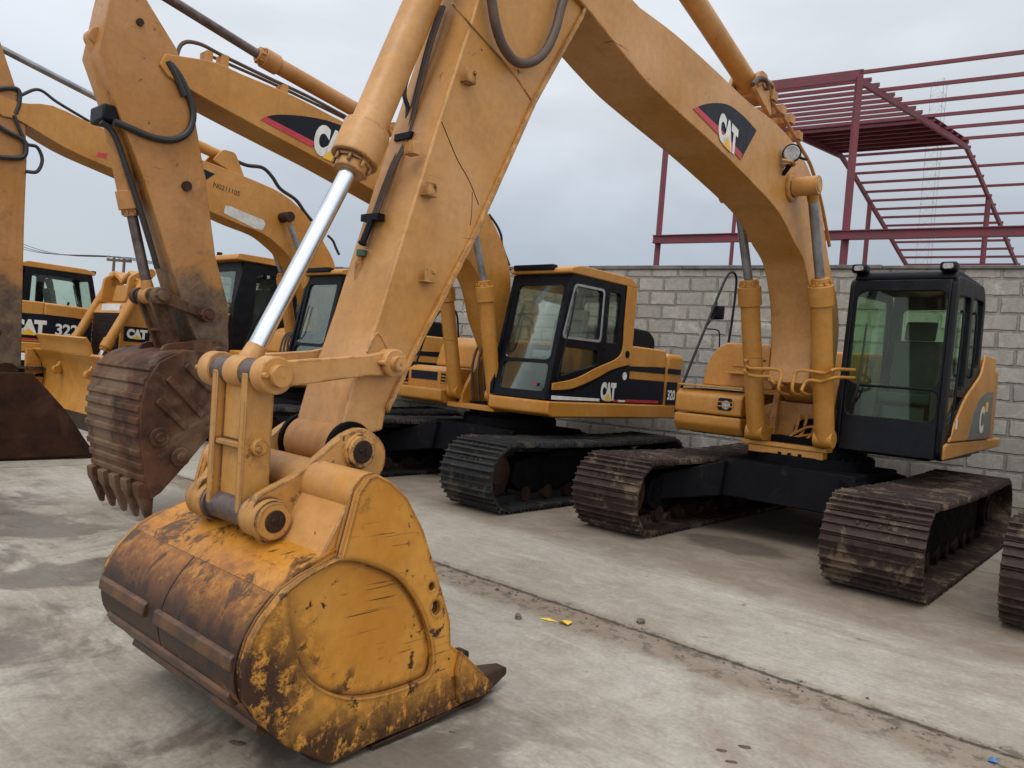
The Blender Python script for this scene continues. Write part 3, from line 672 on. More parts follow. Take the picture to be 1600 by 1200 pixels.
m.cyl((q[0], -.16, q[1]), (q[0], .16, q[1]), .05); m.build('cylinder_bracket', ya, B1, .006)
# pipes over the boom hump
m = MB()
for yy, o in ((.14, 0), (.07, 6), (-.02, 0), (-.10, 5)):
    P = [F1.p3(x, y_, yy) for x, y_ in ((1183, 134+o), (1195, 126), (1208, 136), (1206, 158+o), (1222, 180), (1236, 203), (1252, 232), (1268, 262), (1284, 320), (1296, 385))]
    m.tube(P, .017)
for x, y_ in ((1200, 150), (1214, 172), (1228, 186), (1240, 212)):
    p = F1.p3(x, y_, .1); m.box(p.x-.05, p.x+.05, -.15, .17, p.z-.05, p.z+.03)
m.build('boom_pipes', yd, B1, 0)
m = MB()
for yy, r in ((.16, .05), (.1, .045)):
    P = [F1.p3(x, y_, yy) for x, y_ in ((1176, 132), (1186, 122), (1196, 126), (1200, 140))]; m.tube(P, .022)
m.build('hose', M['hose'], B1)
p = F1.p3(1238, 241, .30); m = MB(); ax = V((.92, .25, -.1)).normalized(); m.cyl(p-ax*.05, p+ax*.05, .06, .083, n=28); m.cyl(p-ax*.09, p-ax*.04, .03, .06)
m.bar(p+V((-.02, -.02, -.09)), p+V((-.05, -.09, -.16)), .03, .03); m.bar(p+V((0, .07, -.04)), p+V((-.02, .13, -.06)), .02, .02)
L = m.build('boom_light', M['black'], B1, .004)
m = MB(); m.cyl(p+ax*.049, p+ax*.058, .070, .062, n=28); m.build('light_lens', M['lens'], B1)
m = MB(); pp = F1.p3(1222, 250, .24); m.tube([pp, pp+V((-.03, .08, -.02)), pp+V((-.12, .06, -.02)), pp+V((-.14, -.02, -.01))], .016); m.build('boom_step', ya, B1)
def decal_plate(fr, pts, Y, mat, parent, name='decal', t=.002, smooth=0):
    q = fr.sides(pts, Y); q = curve2(q, smooth) if smooth else q
    m = MB(); m.prism(q, Y, Y+t); return m.build(name, mat, parent, smooth=0)
decal_plate(F1, curve2([(1083, 170), (1105, 162), (1135, 163), (1160, 180), (1182, 204)], 4)+curve2([(1182, 204), (1170, 226), (1157, 250)], 4)+[(1120, 208)], .211, M['decal_black'], B1)
decal_plate(F1, [(1083, 170), (1120, 208), (1157, 250), (1160, 241), (1123, 198), (1090, 167)], .2135, M['decal_red'], B1)
def logo_px(fr, O, U, W, Y, parent):
    o, u, w = fr.p3(*O, Y), fr.p3(*U, Y), fr.p3(*W, Y); logo(parent, o, u-o, w-o)
logo_px(F1, (1121, 216), (1150, 246), (1125, 171), .2155, B1)

# stick
front = [(782, -110), (737, 33), (690, 177), (660, 273), (633, 360), (593, 490), (573, 550), (553, 597), (538, 650), (527, 692)]
rear = [(598, 672), (603, 645), (640, 565), (736, 380), (833, 163), (907, 30), (935, -50), (940, -170), (850, -230)]
m = MB(); m.prism(F1.sides(front, .18)+F1.sides(rear, .18), -.18, .18); S1 = m.build('stick', ya, E1, .010)
m = MB()
rr_ = F1.sides([(603, 645), (640, 565), (736, 380), (833, 163), (907, 30), (935, -50)], .18)
for s in (1, -1):
    q = rr_+[(x+.012, z+.028) for x, z in rr_[::-1]]; m.prism(q, s*.181, s*.205)
m.build('stick_flange', ya, S1, .003)
K, A1, BL, C1 = F1.side(567, 706, .29), F1.side(441, 588, .30), F1.side(430, 815, .31), F1.side(619, 568, .27)
m = MB(); m.cyl((K[0], -.175, K[1]), (K[0], .175, K[1]), .115, n=32); m.build('stick_nose', yd, S1, .008)
m = MB(); m.cyl((K[0], .176, K[1]), (K[0], .20, K[1]), .125, n=32); m.cyl((K[0], -.20, K[1]), (K[0], -.176, K[1]), .125, n=32); m.build('seal_ring', M['blackmat'], S1)
for x, y_ in ((665, 298), (727, 122), (663, 432), (660, 236)):
    m = MB(); px_ = F1.side(x, y_, .18)
    if (x, y_) == (660, 236): m.box(px_[0]-.0, px_[0]+.05, .10, .17, px_[1]-.02, px_[1]+.04); m.build('hose_bracket', ya, S1, .003); continue
    m.box(px_[0]-.035, px_[0]+.035, .18, .225, px_[1]-.03, px_[1]-.022); m.box(px_[0]-.035, px_[0]-.027, .18, .225, px_[1]-.03, px_[1]+.035); m.box(px_[0]-.030, px_[0]+.035, .216, .224, px_[1]-.025, px_[1]+.035)
    m.cyl((px_[0]-.02, .22, px_[1]+.02), (px_[0]-.02, .235, px_[1]+.02), .007, n=8)
    m.build('hose_bracket', ya, S1, .003)
for pts in ([(706, 5), (745, 50), (800, 112), (834, 163)], [(573, 550), (590, 520), (607, 548), (620, 560)]):
    m = MB(); m.tube([F1.p3(a, b, .1805) for a, b in pts], .006, sm=3); m.build('weld_seam', ya, S1)
m = MB()   # cracked thin line down the side
m.tube([F1.p3(a, b, .1805) for a, b in ((690, 190), (703, 222), (715, 250), (733, 282), (748, 320))], .0022, sm=3); m.tube([F1.p3(a, b, .1805) for a, b in ((738, 300), (737, 330), (735, 352))], .0015, sm=3)
m.build('side_crack', M['blackmat'], S1)
m = MB()
for yy, off in ((-.085, 0), (-.055, 3), (-.025, 6)):
    P = []
    for x, y_ in ((688, 10), (668, 70), (648, 150), (632, 215), (612, 258), (594, 305), (580, 345)):
        q = F1.p3(x+off, y_, yy); P.append(q)
    m = MB(); m.tube(P, .009, sm=4); m.build('hose', M['hose'], S1)
for x, y_, r in ((527, 627, .020), (517, 648, .016), (521, 640, .009)):
    q0 = F1.p3(x, y_, 0.05); fa, fb = F1.p3(573, 550, .05), F1.p3(538, 650, .05); t_ = (fb-fa).normalized(); n_f = V((-t_.z, 0, t_.x)); n_f = n_f if n_f.x > 0 else -n_f
    q0 = fa+t_*((q0-fa).dot(t_)); pts_ = []
    for i_ in range(11): a_ = 2*pi*i_/11; rr2 = r*random.uniform(.65, 1.2); pts_.append(q0+n_f*.0015+t_*(rr2*1.3*cos(a_))+V((0, rr2*sin(a_), 0)))
    m = MB(); m.add(pts_+[p_+n_f*.001 for p_ in pts_], [tuple(range(11)), tuple(range(21, 10, -1))]+[(i_, (i_+1) % 11, (i_+1) % 11+11, i_+11) for i_ in range(11)]); m.build('rust_spot', M['rust_dark'], S1, 0)
for x, y_ in ((634, 214), (582, 340)):
    m = MB(); q = F1.p3(x, y_, -.05); m.box(q.x-.03, q.x+.02, -.12, .01, q.z-.018, q.z+.018); m.build('hose_clamp', M['black'], S1, .003)
for yy in (-.085, -.045):
    a, b = F1.p3(580, 345, yy), F1.p3(567, 378, yy); m = MB(); m.cyl(a, b, .017, n=10); m.cyl(b, b+(b-a)*.12, .022, n=8); m.build('hose_fitting', M['black'], S1, .003)
m = MB(); q = F1.p3(566, 425, -.09); m.cyl(q+V((.02, 0, -.05)), q+V((.02, 0, .05)), .022, n=12); m.cyl(q+V((.02, 0, .05)), q+V((.02, 0, .075)), .014, n=8); m.box(q.x-.05, q.x+.02, -.12, -.06, q.z-.04, q.z+.03); m.build('valve', yd, S1, .003)
m = MB(); m.cyl(q+V((.02, .01, .075)), q+V((.02, .01, .105)), .026, n=12); m.build('valve_knob', simple('green_knob', (.03, .08, .05), .5), S1)
m = MB(); m.tube([F1.p3(a, b, .235) for a, b in ((748, -60), (766, -8), (774, 36), (786, 72), (806, 96), (830, 97), (852, 80), (868, 46), (878, 8), (895, -40))], .026, n=12); m.build('arm_hose', M['hose'], S1)
m = MB(); m.tube([F1.p3(a, b, -.1) for a, b in ((690, -40), (672, 10), (650, 80), (632, 140), (637, 170), (634, 205))], .012); m.build('hose', M['rubber'], S1)
# bucket cylinder, links, pins
ram(E1, 'bucket_cylinder', F1.side(718, -135, 0), F1.side(551, 256, 0), A1, .088, .040, ya, M['chrome'], 0, 1.3)
def links(root, A, B, Cc, ml, mh, mp, detail=True, bw=.065, yo=(.10, .145), yi=(.20, .24), tube_r=.062):
    m = MB(); m.cyl((A[0], -.185, A[1]), (A[0], .185, A[1]), tube_r, n=28)
    m.build('link_tube', mp, root, .005)
    dx, dz = B[0]-A[0], B[1]-A[1]; L = math.hypot(dx, dz); tx, tz = dx/L, dz/L; nx, nz = -tz, tx
    hp = [(A[0]+nx*bw, A[1]+nz*bw), (A[0]-nx*bw, A[1]-nz*bw), (A[0]-nx*bw*1.0+tx*L, A[1]-nz*bw+tz*L), (A[0]+nx*bw+tx*L, A[1]+nz*bw+tz*L)]
    m = MB()
    for s in (1, -1): m.prism(hp, s*yo[0], s*yo[1])
    wx, wz = A[0]+nx*bw*.2, A[1]+nz*bw*.2
    m.prism([(wx+tx*.04+nx*.012, wz+tz*.04+nz*.012), (wx+tx*.04-nx*.012, wz+tz*.04-nz*.012), (wx+tx*(L-.05)-nx*.012, wz+tz*(L-.05)-nz*.012), (wx+tx*(L-.05)+nx*.012, wz+tz*(L-.05)+nz*.012)], -yo[0], yo[0])
    m.prism([(A[0]+tx*L*.5+nx*bw*.9, A[1]+tz*L*.5+nz*bw*.9), (A[0]+tx*L*.5-nx*bw*.8, A[1]+tz*L*.5-nz*bw*.8), (A[0]+tx*L*.54-nx*bw*.8, A[1]+tz*L*.54-nz*bw*.8), (A[0]+tx*L*.54+nx*bw*.9, A[1]+tz*L*.54+nz*bw*.9)], -yo[0], yo[0])
    h = m.build('bucket_link', mh, root, .005)
    m = MB(); m.cyl((B[0], -.163, B[1]), (B[0], .163, B[1]), .066, n=24); m.cyl((B[0], -.163, B[1]), (B[0], -.148, B[1]), .08, n=24); m.cyl((B[0], .148, B[1]), (B[0], .163, B[1]), .08, n=24); m.build('bushing', mp, h, .004)
    if detail:
        c = (A[0]+tx*L*.52, A[1]+tz*L*.52); m = MB(); m.cyl((c[0], yo[1], c[1]), (c[0], yo[1]+.03, c[1]), .036); m.cyl((c[0]+.015, yo[1]+.02, c[1]-.005), (c[0]+.015, yo[1]+.045, c[1]-.005), .012, n=8); m.build('link_boss', mh, h, .004)
    for s in (1, -1):
        dx2, dz2 = Cc[0]-A[0], Cc[1]-A[1]; L2 = math.hypot(dx2, dz2); ux, uz = dx2/L2, dz2/L2; vx, vz = -uz, ux
        m = MB(); w = .055
        prof = [(A[0]+vx*w, A[1]+vz*w), (A[0]+ux*L2*.8+vx*w*.85, A[1]+uz*L2*.8+vz*w*.85), (Cc[0]+vx*w*1.1, Cc[1]+vz*w*1.1), (Cc[0]-vx*w*1.1, Cc[1]-vz*w*1.1), (A[0]+ux*L2*.8-vx*w*.85, A[1]+uz*L2*.8-vz*w*.85), (A[0]-vx*w, A[1]-vz*w)]
        m.prism(prof, s*yi[0], s*yi[1]); m.cyl((A[0], s*(yi[0]-.02), A[1]), (A[0], s*(yi[1]+.025), A[1]), .078, n=28); m.cyl((Cc[0], s*(yi[0]-.01), Cc[1]), (Cc[0], s*(yi[1]+.03), Cc[1]), .066, n=28)
        l = m.build('idler_link', ml, root, .006)
        for c, r in ((A, .045), (Cc, .036)):
            m = MB(); m.cyl((c[0], s*yi[1], c[1]), (c[0], s*(yi[1]+.065), c[1]), r, n=24); m.cyl((c[0]-.004, s*(yi[1]+.064), c[1]), (c[0]-.004, s*(yi[1]+.067), c[1]), .008, n=8)
            m.build('pin', ml, l, .004); m = MB(); d = .07; m.cyl((c[0]-d*.9*ux if c is A else c[0]+d*1.1*(-ux), s*yi[1], c[1]), (c[0]-d*.9*ux if c is A else c[0]-d*1.1*ux, s*(yi[1]+.05), c[1]), .012, n=8)
            m.build('keeper_bolt', ml, l, .002)
links(E1, A1, BL, C1, ya, M['yellow_worn'], M['pin'])
# bucket
def bucket(root, fr, side_px, shell_px, ears, Kp, Bp, hw, tip, mats, hole=None, holes=(), cutter=None, bars=(), teeth=5, tdir=None, tlen=.20, tube_c=None, ear_px=None, ribs=(), bosses=(), wplates=()):
    ms, mp, mt = mats
    sp = fr.sides(side_px, hw); sh = curve2(fr.sides(shell_px, hw), 5)
    m = MB(); m.strip(sh, -hw+.01, hw-.01, -.028); bk = m.build('bucket', ms, root, 0, smooth=50)
    hl = [fr.sides(circ, hw) for circ in holes]
    for s in (1, -1):
        m = MB(); m.holed(sp, hl, .025, lambda u, v, w: V((u, s*(hw-.025+w), v)))
        if hole:
            hp = curve2(fr.sides(hole+[hole[0]], hw), 4)[:-1]; m.holed(sp, [hp]+hl, .034, lambda u, v, w: V((u, s*(hw+.0005+w), v)))
        for a, b in ribs:
            (xa, za), (xb, zb) = fr.side(*a, hw), fr.side(*b, hw); m.bar((xa, s*(hw+.012), za), (xb, s*(hw+.012), zb), .06, .03, (0, 1, 0))
        for c in bosses:
            x, z = fr.side(*c, hw); m.cyl((x, s*hw, z), (x, s*(hw+.03), z), .085, n=24); m.cyl((x, s*(hw+.03), z), (x, s*(hw+.05), z), .045, n=20)
        m.build('side_plate', mp, bk, .012)
        if cutter:
            m = MB(); m.prism(fr.sides(cutter, hw), s*(hw+.0355), s*(hw+.060)); m.build('side_cutter', mp, bk, .006)
        ep = fr.sides(ear_px, .26)
        m = MB(); m.prism(curve2(ep+[ep[0]], 3)[:-1], s*.205, s*.255)
        m.cyl((Kp[0], s*.20, Kp[1]), (Kp[0], s*.29, Kp[1]), .072, n=32); m.cyl((Kp[0], s*.20, Kp[1]), (Kp[0], s*.275, Kp[1]), .080, n=32); m.cyl((Bp[0], s*.165, Bp[1]), (Bp[0], s*.31, Bp[1]), .076, n=32); m.cyl((Bp[0], s*.165, Bp[1]), (Bp[0], s*.29, Bp[1]), .084, n=32)
        for ww in range(6): aa = ww*pi/3+.4; m.cyl((Kp[0]+.062*cos(aa), s*.288, Kp[1]+.062*sin(aa)), (Kp[0]+.062*cos(aa), s*.294, Kp[1]+.062*sin(aa)), .006, n=6)
        e = m.build('hinge_ear', M['yellow_worn'] if ms is M['bucket_shell'] else mp, bk, .008)
        for c_, r_ in ((Kp, .052), (Bp, .046)):
            y9 = .296 if c_ is Kp else .315
            m = MB(); m.cyl((c_[0], s*.2, c_[1]), (c_[0], s*y9, c_[1]), r_, n=28); m.cyl((c_[0]+r_*.25, s*y9, c_[1]+r_*.1), (c_[0]+r_*.25, s*(y9+.006), c_[1]+r_*.1), .010, n=8); m.bar((c_[0]-.015, s*(y9+.002), c_[1]-.02), (c_[0]-.02, s*(y9+.002), c_[1]+.02), .012, .008); m.build('pin', M['rust_dark'], e, .004)
    if tube_c:
        c = fr.side(*tube_c, hw); m = MB(); m.cyl((c[0], -hw, c[1]), (c[0], hw, c[1]), .092, n=28); m.build('torque_tube', M['yellow_arm'], bk)
        d1, d2 = fr.side(tube_c[0]-21, tube_c[1]+4, hw), fr.side(505, 882, hw)
        m = MB(); m.prism([d1, (d1[0]-.03, d1[1]-.01), (d2[0]-.05, d2[1]-.03), d2], -hw+.03, hw-.03); m.build('hinge_plate', M['yellow_arm'], bk, .006)
    m = MB()
    for px_, wd, y0, y1 in bars:
        x, z = fr.side(*px_, hw)
        # sit on the nearest shell segment, facing outwards
        i = min(range(1, len(sh)-1), key=lambda j: (sh[j][0]-x)**2+(sh[j][1]-z)**2)
        a, b = V((sh[i-1][0], 0, sh[i-1][1])), V((sh[i+1][0], 0, sh[i+1][1])); t = (b-a).normalized(); n_ = V((-t.z, 0, t.x))
        if n_.dot(V((x-Kp[0], 0, z-Kp[1]))) < 0: n_ = -n_
        c = V((sh[i][0], 0, sh[i][1])); P = [c-t*wd/2-n_*.004, c+t*wd/2-n_*.004, c+t*wd/2*.7+n_*.022, c-t*wd/2*.7+n_*.022]
        m = MB(); m.prism([(p.x, p.z) for p in P], y0*hw, y1*hw); m.build('wear_bar', M['bar'] if ms is M['bucket_shell'] else ms, bk, .006)
    for i0, i1, y0, y1 in wplates:
        m = MB(); m.strip(sh[i0:i1], y0*hw, y1*hw, .007); m.build('wear_plate', ms, bk, .004, smooth=50)
    if ms is M['bucket_shell']:
        l0, l1, l2 = fr.side(575, 1160, hw), fr.side(650, 1127, hw), fr.side(760, 1076, hw)
        m = MB(); m.prism([l0, l1, l2, (l2[0]-.012, l2[1]-.004), (l1[0]+.004, l1[1]-.022), (l0[0]+.008, l0[1]-.014)], -hw-.037, hw+.037); m.build('cutting_edge', mt, bk, .006)
    tx, tz = fr.side(*tip, hw); d = V((tdir[0], 0, tdir[1])).normalized(); nn = V((-d.z, 0, d.x))
    for i in range(teeth):
        yy = -hw+.07+(2*hw-.14)*i/(teeth-1); o = V((tx, yy, tz))-d*.10
        g_ = 1.35 if ms is M['bucket_shell'] else 1.15
        m = MB(); prof = [(a_, b_*g_, c_*g_) for a_, b_, c_ in ((-.05, .055, .05), (.05, .060, .052), (.11, .045, .045), (tlen+.10, .014, .028))]
        vs = []
        for u, h, w in prof:
            for a, b in ((-1, -1), (1, -1), (1, 1), (-1, 1)): vs.append(o+d*u+nn*(h*b+.012)+V((0, w*a, 0)))
        fs = [(3, 2, 1, 0), (12, 13, 14, 15)]
        for r in range(3): fs += [(r*4+k, r*4+(k+1) % 4, r*4+4+(k+1) % 4, r*4+4+k) for k in range(4)]
        m.add(vs, fs); m.build('tooth', mt, bk, .010)
    return bk
def ell(cx, cy, rx, ry, n=14): return [(cx+rx*cos(2*pi*i/n), cy+ry*sin(2*pi*i/n)) for i in range(n)]
side1 = [(437, 921), (470, 897), (526, 868), (538, 822), (552, 768), (568, 745), (584, 740), (602, 749), (629, 775), (654, 825), (671, 879), (687, 933), (696, 967), (697, 1004), (712, 1016), (733, 1046), (757, 1074),
         (692, 1108), (633, 1133), (567, 1160), (533, 1180), (504, 1190), (442, 1163), (400, 1128), (375, 1090), (371, 1040), (385, 995), (402, 965)]
shell1 = [(530, 858), (480, 888), (437, 921), (402, 965), (379, 1010), (369, 1060), (380, 1100), (415, 1143), (460, 1172), (504, 1190), (570, 1160), (650, 1126), (757, 1075)]
hole1 = [(445, 922), (490, 890), (535, 874), (580, 884), (620, 906), (650, 950), (667, 1005), (666, 1045), (650, 1060), (600, 1078), (545, 1086), (500, 1074), (468, 1046), (452, 1000), (446, 955)]
ear1 = [(392, 812), (402, 780), (430, 762), (468, 741), (508, 708), (540, 680), (572, 670), (600, 694), (602, 726), (588, 752), (566, 775), (552, 815), (540, 868), (500, 890), (450, 872), (412, 850)]
tp = F1.side(757, 1074, .6); tq = F1.side(633, 1133, .6)
bucket(E1, F1, side1, shell1, None, K, BL, .60, (757, 1070), (M['bucket_shell'], M['bucket_side'], M['rust_dark']), hole1, (ell(667, 914, 4, 6), ell(674, 947, 7, 11)),
       [(708, 1012), (736, 1040), (759, 1066), (742, 1080), (703, 1094), (701, 1040)], [((372, 1036), .07, -.97, -.2), ((372, 1036), .07, -.05, .97), ((382, 1098), .07, -.9, .9), ((425, 1150), .07, -.9, .9)],
       tdir=(tp[0]-tq[0], tp[1]-tq[1]+.02), tlen=.20, tube_c=(578, 775), ear_px=ear1, wplates=((11, 31, -.985, -.008), (11, 31, .004, .985)))

# ---------------------------------------------------------------- second excavator
E2 = machine(F2, 'crawler_excavator', 'middle excavator with yellow-roofed square cab and rusty toothed bucket hanging in the air')
undercarriage(E2, M['track_dark']); body_square(E2, '320')
yq = M['yellow_deep']
poly = curve2(F2.sides([(258, 84), (300, 90), (340, 98), (377, 115), (460, 150), (543, 193), (610, 222), (680, 262), (735, 303), (765, 338), (785, 380), (797, 425), (798, 470)], .21), 3)
poly += [(.10, 1.50), (.30, 1.46)]+curve2(F2.sides([(766, 500), (757, 455), (747, 430), (727, 402), (690, 370), (640, 332), (587, 300), (513, 257), (400, 197), (300, 142), (262, 118)], .21), 3)+F2.sides([(250, 100)], .21)
m = MB(); m.prism(poly, -.21, .21); B2 = m.build('boom', yq, E2, .008)
g2, b2, e2 = F2.side(757, 445, .36), F2.side(772, 618, .36), F2.side(738, 345, .36)
for s in (1, -1): ram(E2, 'boom_cylinder', b2, g2, e2, .098, .045, yq, M['chrome_dull'], s*.36)
for s in (1, -1): m = MB(); m.cyl((e2[0], s*.2, e2[1]), (e2[0], s*.46, e2[1]), .085); m.build('cylinder_boss', yq, B2, .006)
ram(E2, 'stick_cylinder', F2.side(610, 203, 0), F2.side(408, 88, 0), F2.side(222, -28, 0), .082, .045, M['yellow_dirty'], M['pin'], 0)
decal_plate(F2, curve2([(407, 187), (425, 180), (460, 180), (510, 188), (560, 208), (590, 226)], 3)+[(596, 246), (560, 240), (500, 234), (455, 212)], .211, M['decal_black'], B2)
decal_plate(F2, [(407, 187), (487, 230), (494, 223), (415, 182)], .2135, M['decal_red'], B2)
logo_px(F2, (487, 238), (545, 262), (496, 190), .2155, B2)
m = MB(); m.tube([F2.p3(a, b, .12) for a, b in ((272, 110), (283, 70), (310, 68), (350, 88), (420, 122), (480, 150), (540, 182))], .018); m.tube([F2.p3(a, b, -.02) for a, b in ((330, 88), (420, 128), (500, 166), (560, 196))], .016); m.build('boom_pipes', M['hose'], B2)
for a, b in ((322, 86), (347, 92), (440, 138)): m = MB(); p = F2.p3(a, b, .1); m.box(p.x-.03, p.x+.03, .04, .18, p.z-.1, p.z+.02); m.build('pipe_clamp', yq, B2, .004)
m = MB(); m.tube([F2.p3(a, b, .1) for a, b in ((764, 335), (776, 352), (783, 368), (785, 385), (796, 415))], .017); m.build('hose', M['rubber'], B2)
# stick
st2 = [(170, 0), (153, 80), (190, 187), (227, 283), (263, 400), (290, 490), (312, 545), (358, 546), (356, 475), (337, 400), (322, 283), (303, 173), (277, 77), (230, 0), (205, -50), (182, -50)]
m = MB(); m.prism(F2.sides(st2, .18), -.18, .18); S2 = m.build('stick', M['yellow_muddy'], E2, .010)
m = MB(); m.tube([F2.p3(a, b, .20) for a, b in ((266, 100), (280, 118), (295, 150), (302, 180), (294, 206), (272, 218), (240, 215), (205, 201), (178, 190))], .030, n=10); m.tube([F2.p3(a, b, .205) for a, b in ((262, 96), (276, 122), (288, 150))], .03); m.build('arm_hose', M['rubber'], S2)
for yy in (.06, .11): m = MB(); m.tube([F2.p3(a, b, yy) for a, b in ((158, 190), (178, 210), (200, 270), (226, 350), (246, 420))], .026); m.build('hose', M['rubber'], S2)
m = MB(); p = F2.p3(160, 180, 0); m.box(p.x-.1, p.x+.05, -.15, .15, p.z-.07, p.z+.07); m.build('hose_clamp', M['black'], S2, .02)
for x, y_, r in ((291, 291, .045), (218, 35, .03)): m = MB(); q = F2.p3(x, y_, .18); m.cyl(q, q+V((0, .025, 0)), r); m.build('grease_boss', M['rust_dark'], S2)
A2, C2, K2, BB2 = F2.side(250, 462, .22), F2.side(322, 492, .22), F2.side(340, 554, .25), F2.side(292, 560, .3)
ram(E2, 'bucket_cylinder', F2.side(150, 60, 0), F2.side(205, 330, 0), A2, .080, .045, M['yellow_dirty'], M['pin'], 0)
links(E2, A2, BB2, C2, M['rust'], M['rust'], M['rust_dark'], False)
side2 = [(285, 548), (248, 566), (228, 597), (219, 640), (219, 690), (226, 740), (234, 782), (252, 770), (292, 725), (327, 683), (338, 640), (338, 590), (330, 556), (310, 548)]
shell2 = [(300, 548), (270, 553), (246, 566), (228, 597), (219, 640), (218, 690), (226, 740), (234, 782)]
ear2 = [(250, 560), (258, 540), (285, 535), (320, 532), (350, 535), (358, 556), (345, 580), (310, 590), (262, 580)]
t1, t2 = F2.side(234, 782, .55), F2.side(224, 720, .55)
bucket(E2, F2, side2, shell2, None, K2, BB2, .58, (234, 780), (M['rust'], M['rust'], M['rust']), bars=[((x_, y_), .07, -.985, .985) for x_, y_ in ((240, 577), (228, 597), (223, 618), (219, 640), (218, 662), (219, 684), (221, 706), (224, 728), (228, 750))],
       tdir=(t1[0]-t2[0], t1[1]-t2[1]), tlen=.21, ear_px=ear2, ribs=(((262, 590), (316, 650)), ((245, 625), (290, 668)), ((290, 570), (330, 610))), bosses=((248, 683), (281, 714)))

# ---------------------------------------------------------------- third excavator
E3 = machine(F3, 'crawler_excavator', 'excavator with a torn white patch and a serial number on its curved boom')
undercarriage(E3, M['track_dark']); body_square(E3, '')
poly = curve2(F3.sides([(-14, 140), (30, 160), (83, 165), (153, 197), (230, 222), (317, 250), (393, 280), (442, 303), (477, 335), (510, 385), (525, 420), (528, 470)], .21), 3)+[(.10, 1.50), (.30, 1.46)]
poly += curve2(F3.sides([(492, 490), (478, 445), (453, 403), (433, 382), (410, 365), (372, 350), (327, 330), (170, 262), (100, 230), (33, 190), (5, 182)], .21), 3)+F3.sides([(-16, 165)], .21)
m = MB(); m.prism(poly, -.21, .21); B3 = m.build('boom', M['yellow_deep'], E3, .008)
e3, g3, b3 = F3.side(449, 339, .36), F3.side(480, 430, .36), F3.side(500, 580, .36)
for s in (1, -1): ram(E3, 'boom_cylinder', b3, g3, e3, .095, .043, M['yellow_deep'], M['chrome_dull'], s*.36)
m = MB(); m.cyl((e3[0], .2, e3[1]), (e3[0], .46, e3[1]), .08); m.build('cylinder_boss', M['rust_dark'], B3, .006)
ram(E3, 'stick_cylinder', F3.side(350, 246, 0), F3.side(180, 168, 0), F3.side(-25, 62, 0), .08, .043, M['yellow_deep'], M['chrome_dull'], 0)
m = MB(); q = F3.side(350, 248, 0)
for s in (1, -1): m.prism(rpoly([(q[0]-.3, q[1]-.28), (q[0]+.25, q[1]-.10), (q[0]+.1, q[1]+.1), (q[0]-.1, q[1]+.1)], .06), s*.13-.02, s*.13+.02)
m.build('cylinder_bracket', M['yellow_deep'], B3, .006)
decal_plate(F3, [(352, 321), (362, 323), (385, 333), (412, 344), (415, 350), (410, 360), (398, 357), (350, 333)], .211, M['peel'], B3, 'peeled_patch')
decal_plate(F3, [(318, 264), (336, 272), (322, 281)], .211, M['decal_black'], B3)
decal_plate(F3, [(153, 238), (168, 240), (166, 248), (150, 244)], .211, M['decal_red'], B3)
o, u, w = F3.p3(333, 292, .211), F3.p3(374, 307, .211), F3.p3(334.5, 284.5, .211)
lettering('N0211105', o, u-o, w-o, M['rust_dark'], B3, 'serial_lettering', .0)
m = MB(); m.tube([F3.p3(a, b, .1) for a, b in ((350, 240), (362, 248), (385, 258), (410, 262), (425, 276), (438, 295), (462, 312), (475, 330), (487, 345))], .03, n=8); m.build('hose', M['rubber'], B3); m = MB(); m.tube([F3.p3(a, b, .1) for a, b in ((512, 368), (520, 376), (526, 390), (530, 398))], .022); m.build('hose', M['rubber'], B3)
m = MB(); m.tube([F3.p3(a, b, .16) for a, b in ((30, 150), (60, 140), (90, 160), (140, 190))], .02); m.build('hose', M['rubber'], B3)
st3 = [(-20, 20), (0, 63), (28, 147), (40, 190), (42, 250), (38, 350), (35, 470), (33, 572), (-10, 600), (-36, 590), (-62, 400), (-85, 210), (-70, 60)]
m = MB(); m.prism(F3.sides(st3, .18), -.18, .18); S3 = m.build('stick', M['yellow_muddy'], E3, .010)
m = MB(); m.tube([F3.p3(a, b, .22) for a, b in ((22, 180), (34, 210), (42, 225), (58, 230), (66, 250), (58, 268), (40, 268))], .022)
m.tube([F3.p3(a, b, .22) for a, b in ((-20, 185), (10, 205), (30, 215), (40, 225), (36, 245), (5, 246), (-20, 240))], .03); m.tube([F3.p3(a, b, .2) for a, b in ((24, 178), (30, 160), (28, 140), (5, 138), (-10, 142))], .028)
m.build('arm_hose', M['rubber'], S3)
A3, K3, BB3, C3 = F3.side(-75, 500, .22), F3.side(5, 590, .25), F3.side(-62, 585, .3), F3.side(-10, 520, .22)
ram(E3, 'bucket_cylinder', F3.side(-95, 100, 0), F3.side(-90, 350, 0), A3, .08, .045, M['yellow_dirty'], M['pin'], 0)
links(E3, A3, BB3, C3, M['rust_dark'], M['rust_dark'], M['rust_dark'], False)
side3 = [(-70, 590), (10, 582), (50, 582), (104, 642), (142, 700), (137, 712), (0, 718), (-90, 712), (-130, 680), (-130, 640), (-105, 605)]
shell3 = [(-30, 588), (-70, 592), (-105, 610), (-130, 645), (-128, 682), (-90, 712), (0, 718), (137, 713)]
ear3 = [(-85, 592), (-70, 570), (-20, 570), (20, 568), (30, 590), (0, 610), (-60, 612)]
M['rust_red'] = simple('dark_red_brown_steel', (.034, .0125, .006), .7, .1, var=.5, scale=4, dirt=(.06, .028, .015), dirt_amt=.5, bump=.35, spec=.2)
bucket(E3, F3, side3, shell3, None, K3, BB3, .58, (137, 712), (M['rust_red'], M['rust_red'], M['rust_red']), tdir=(-1, .02), tlen=.15, ear_px=ear3)

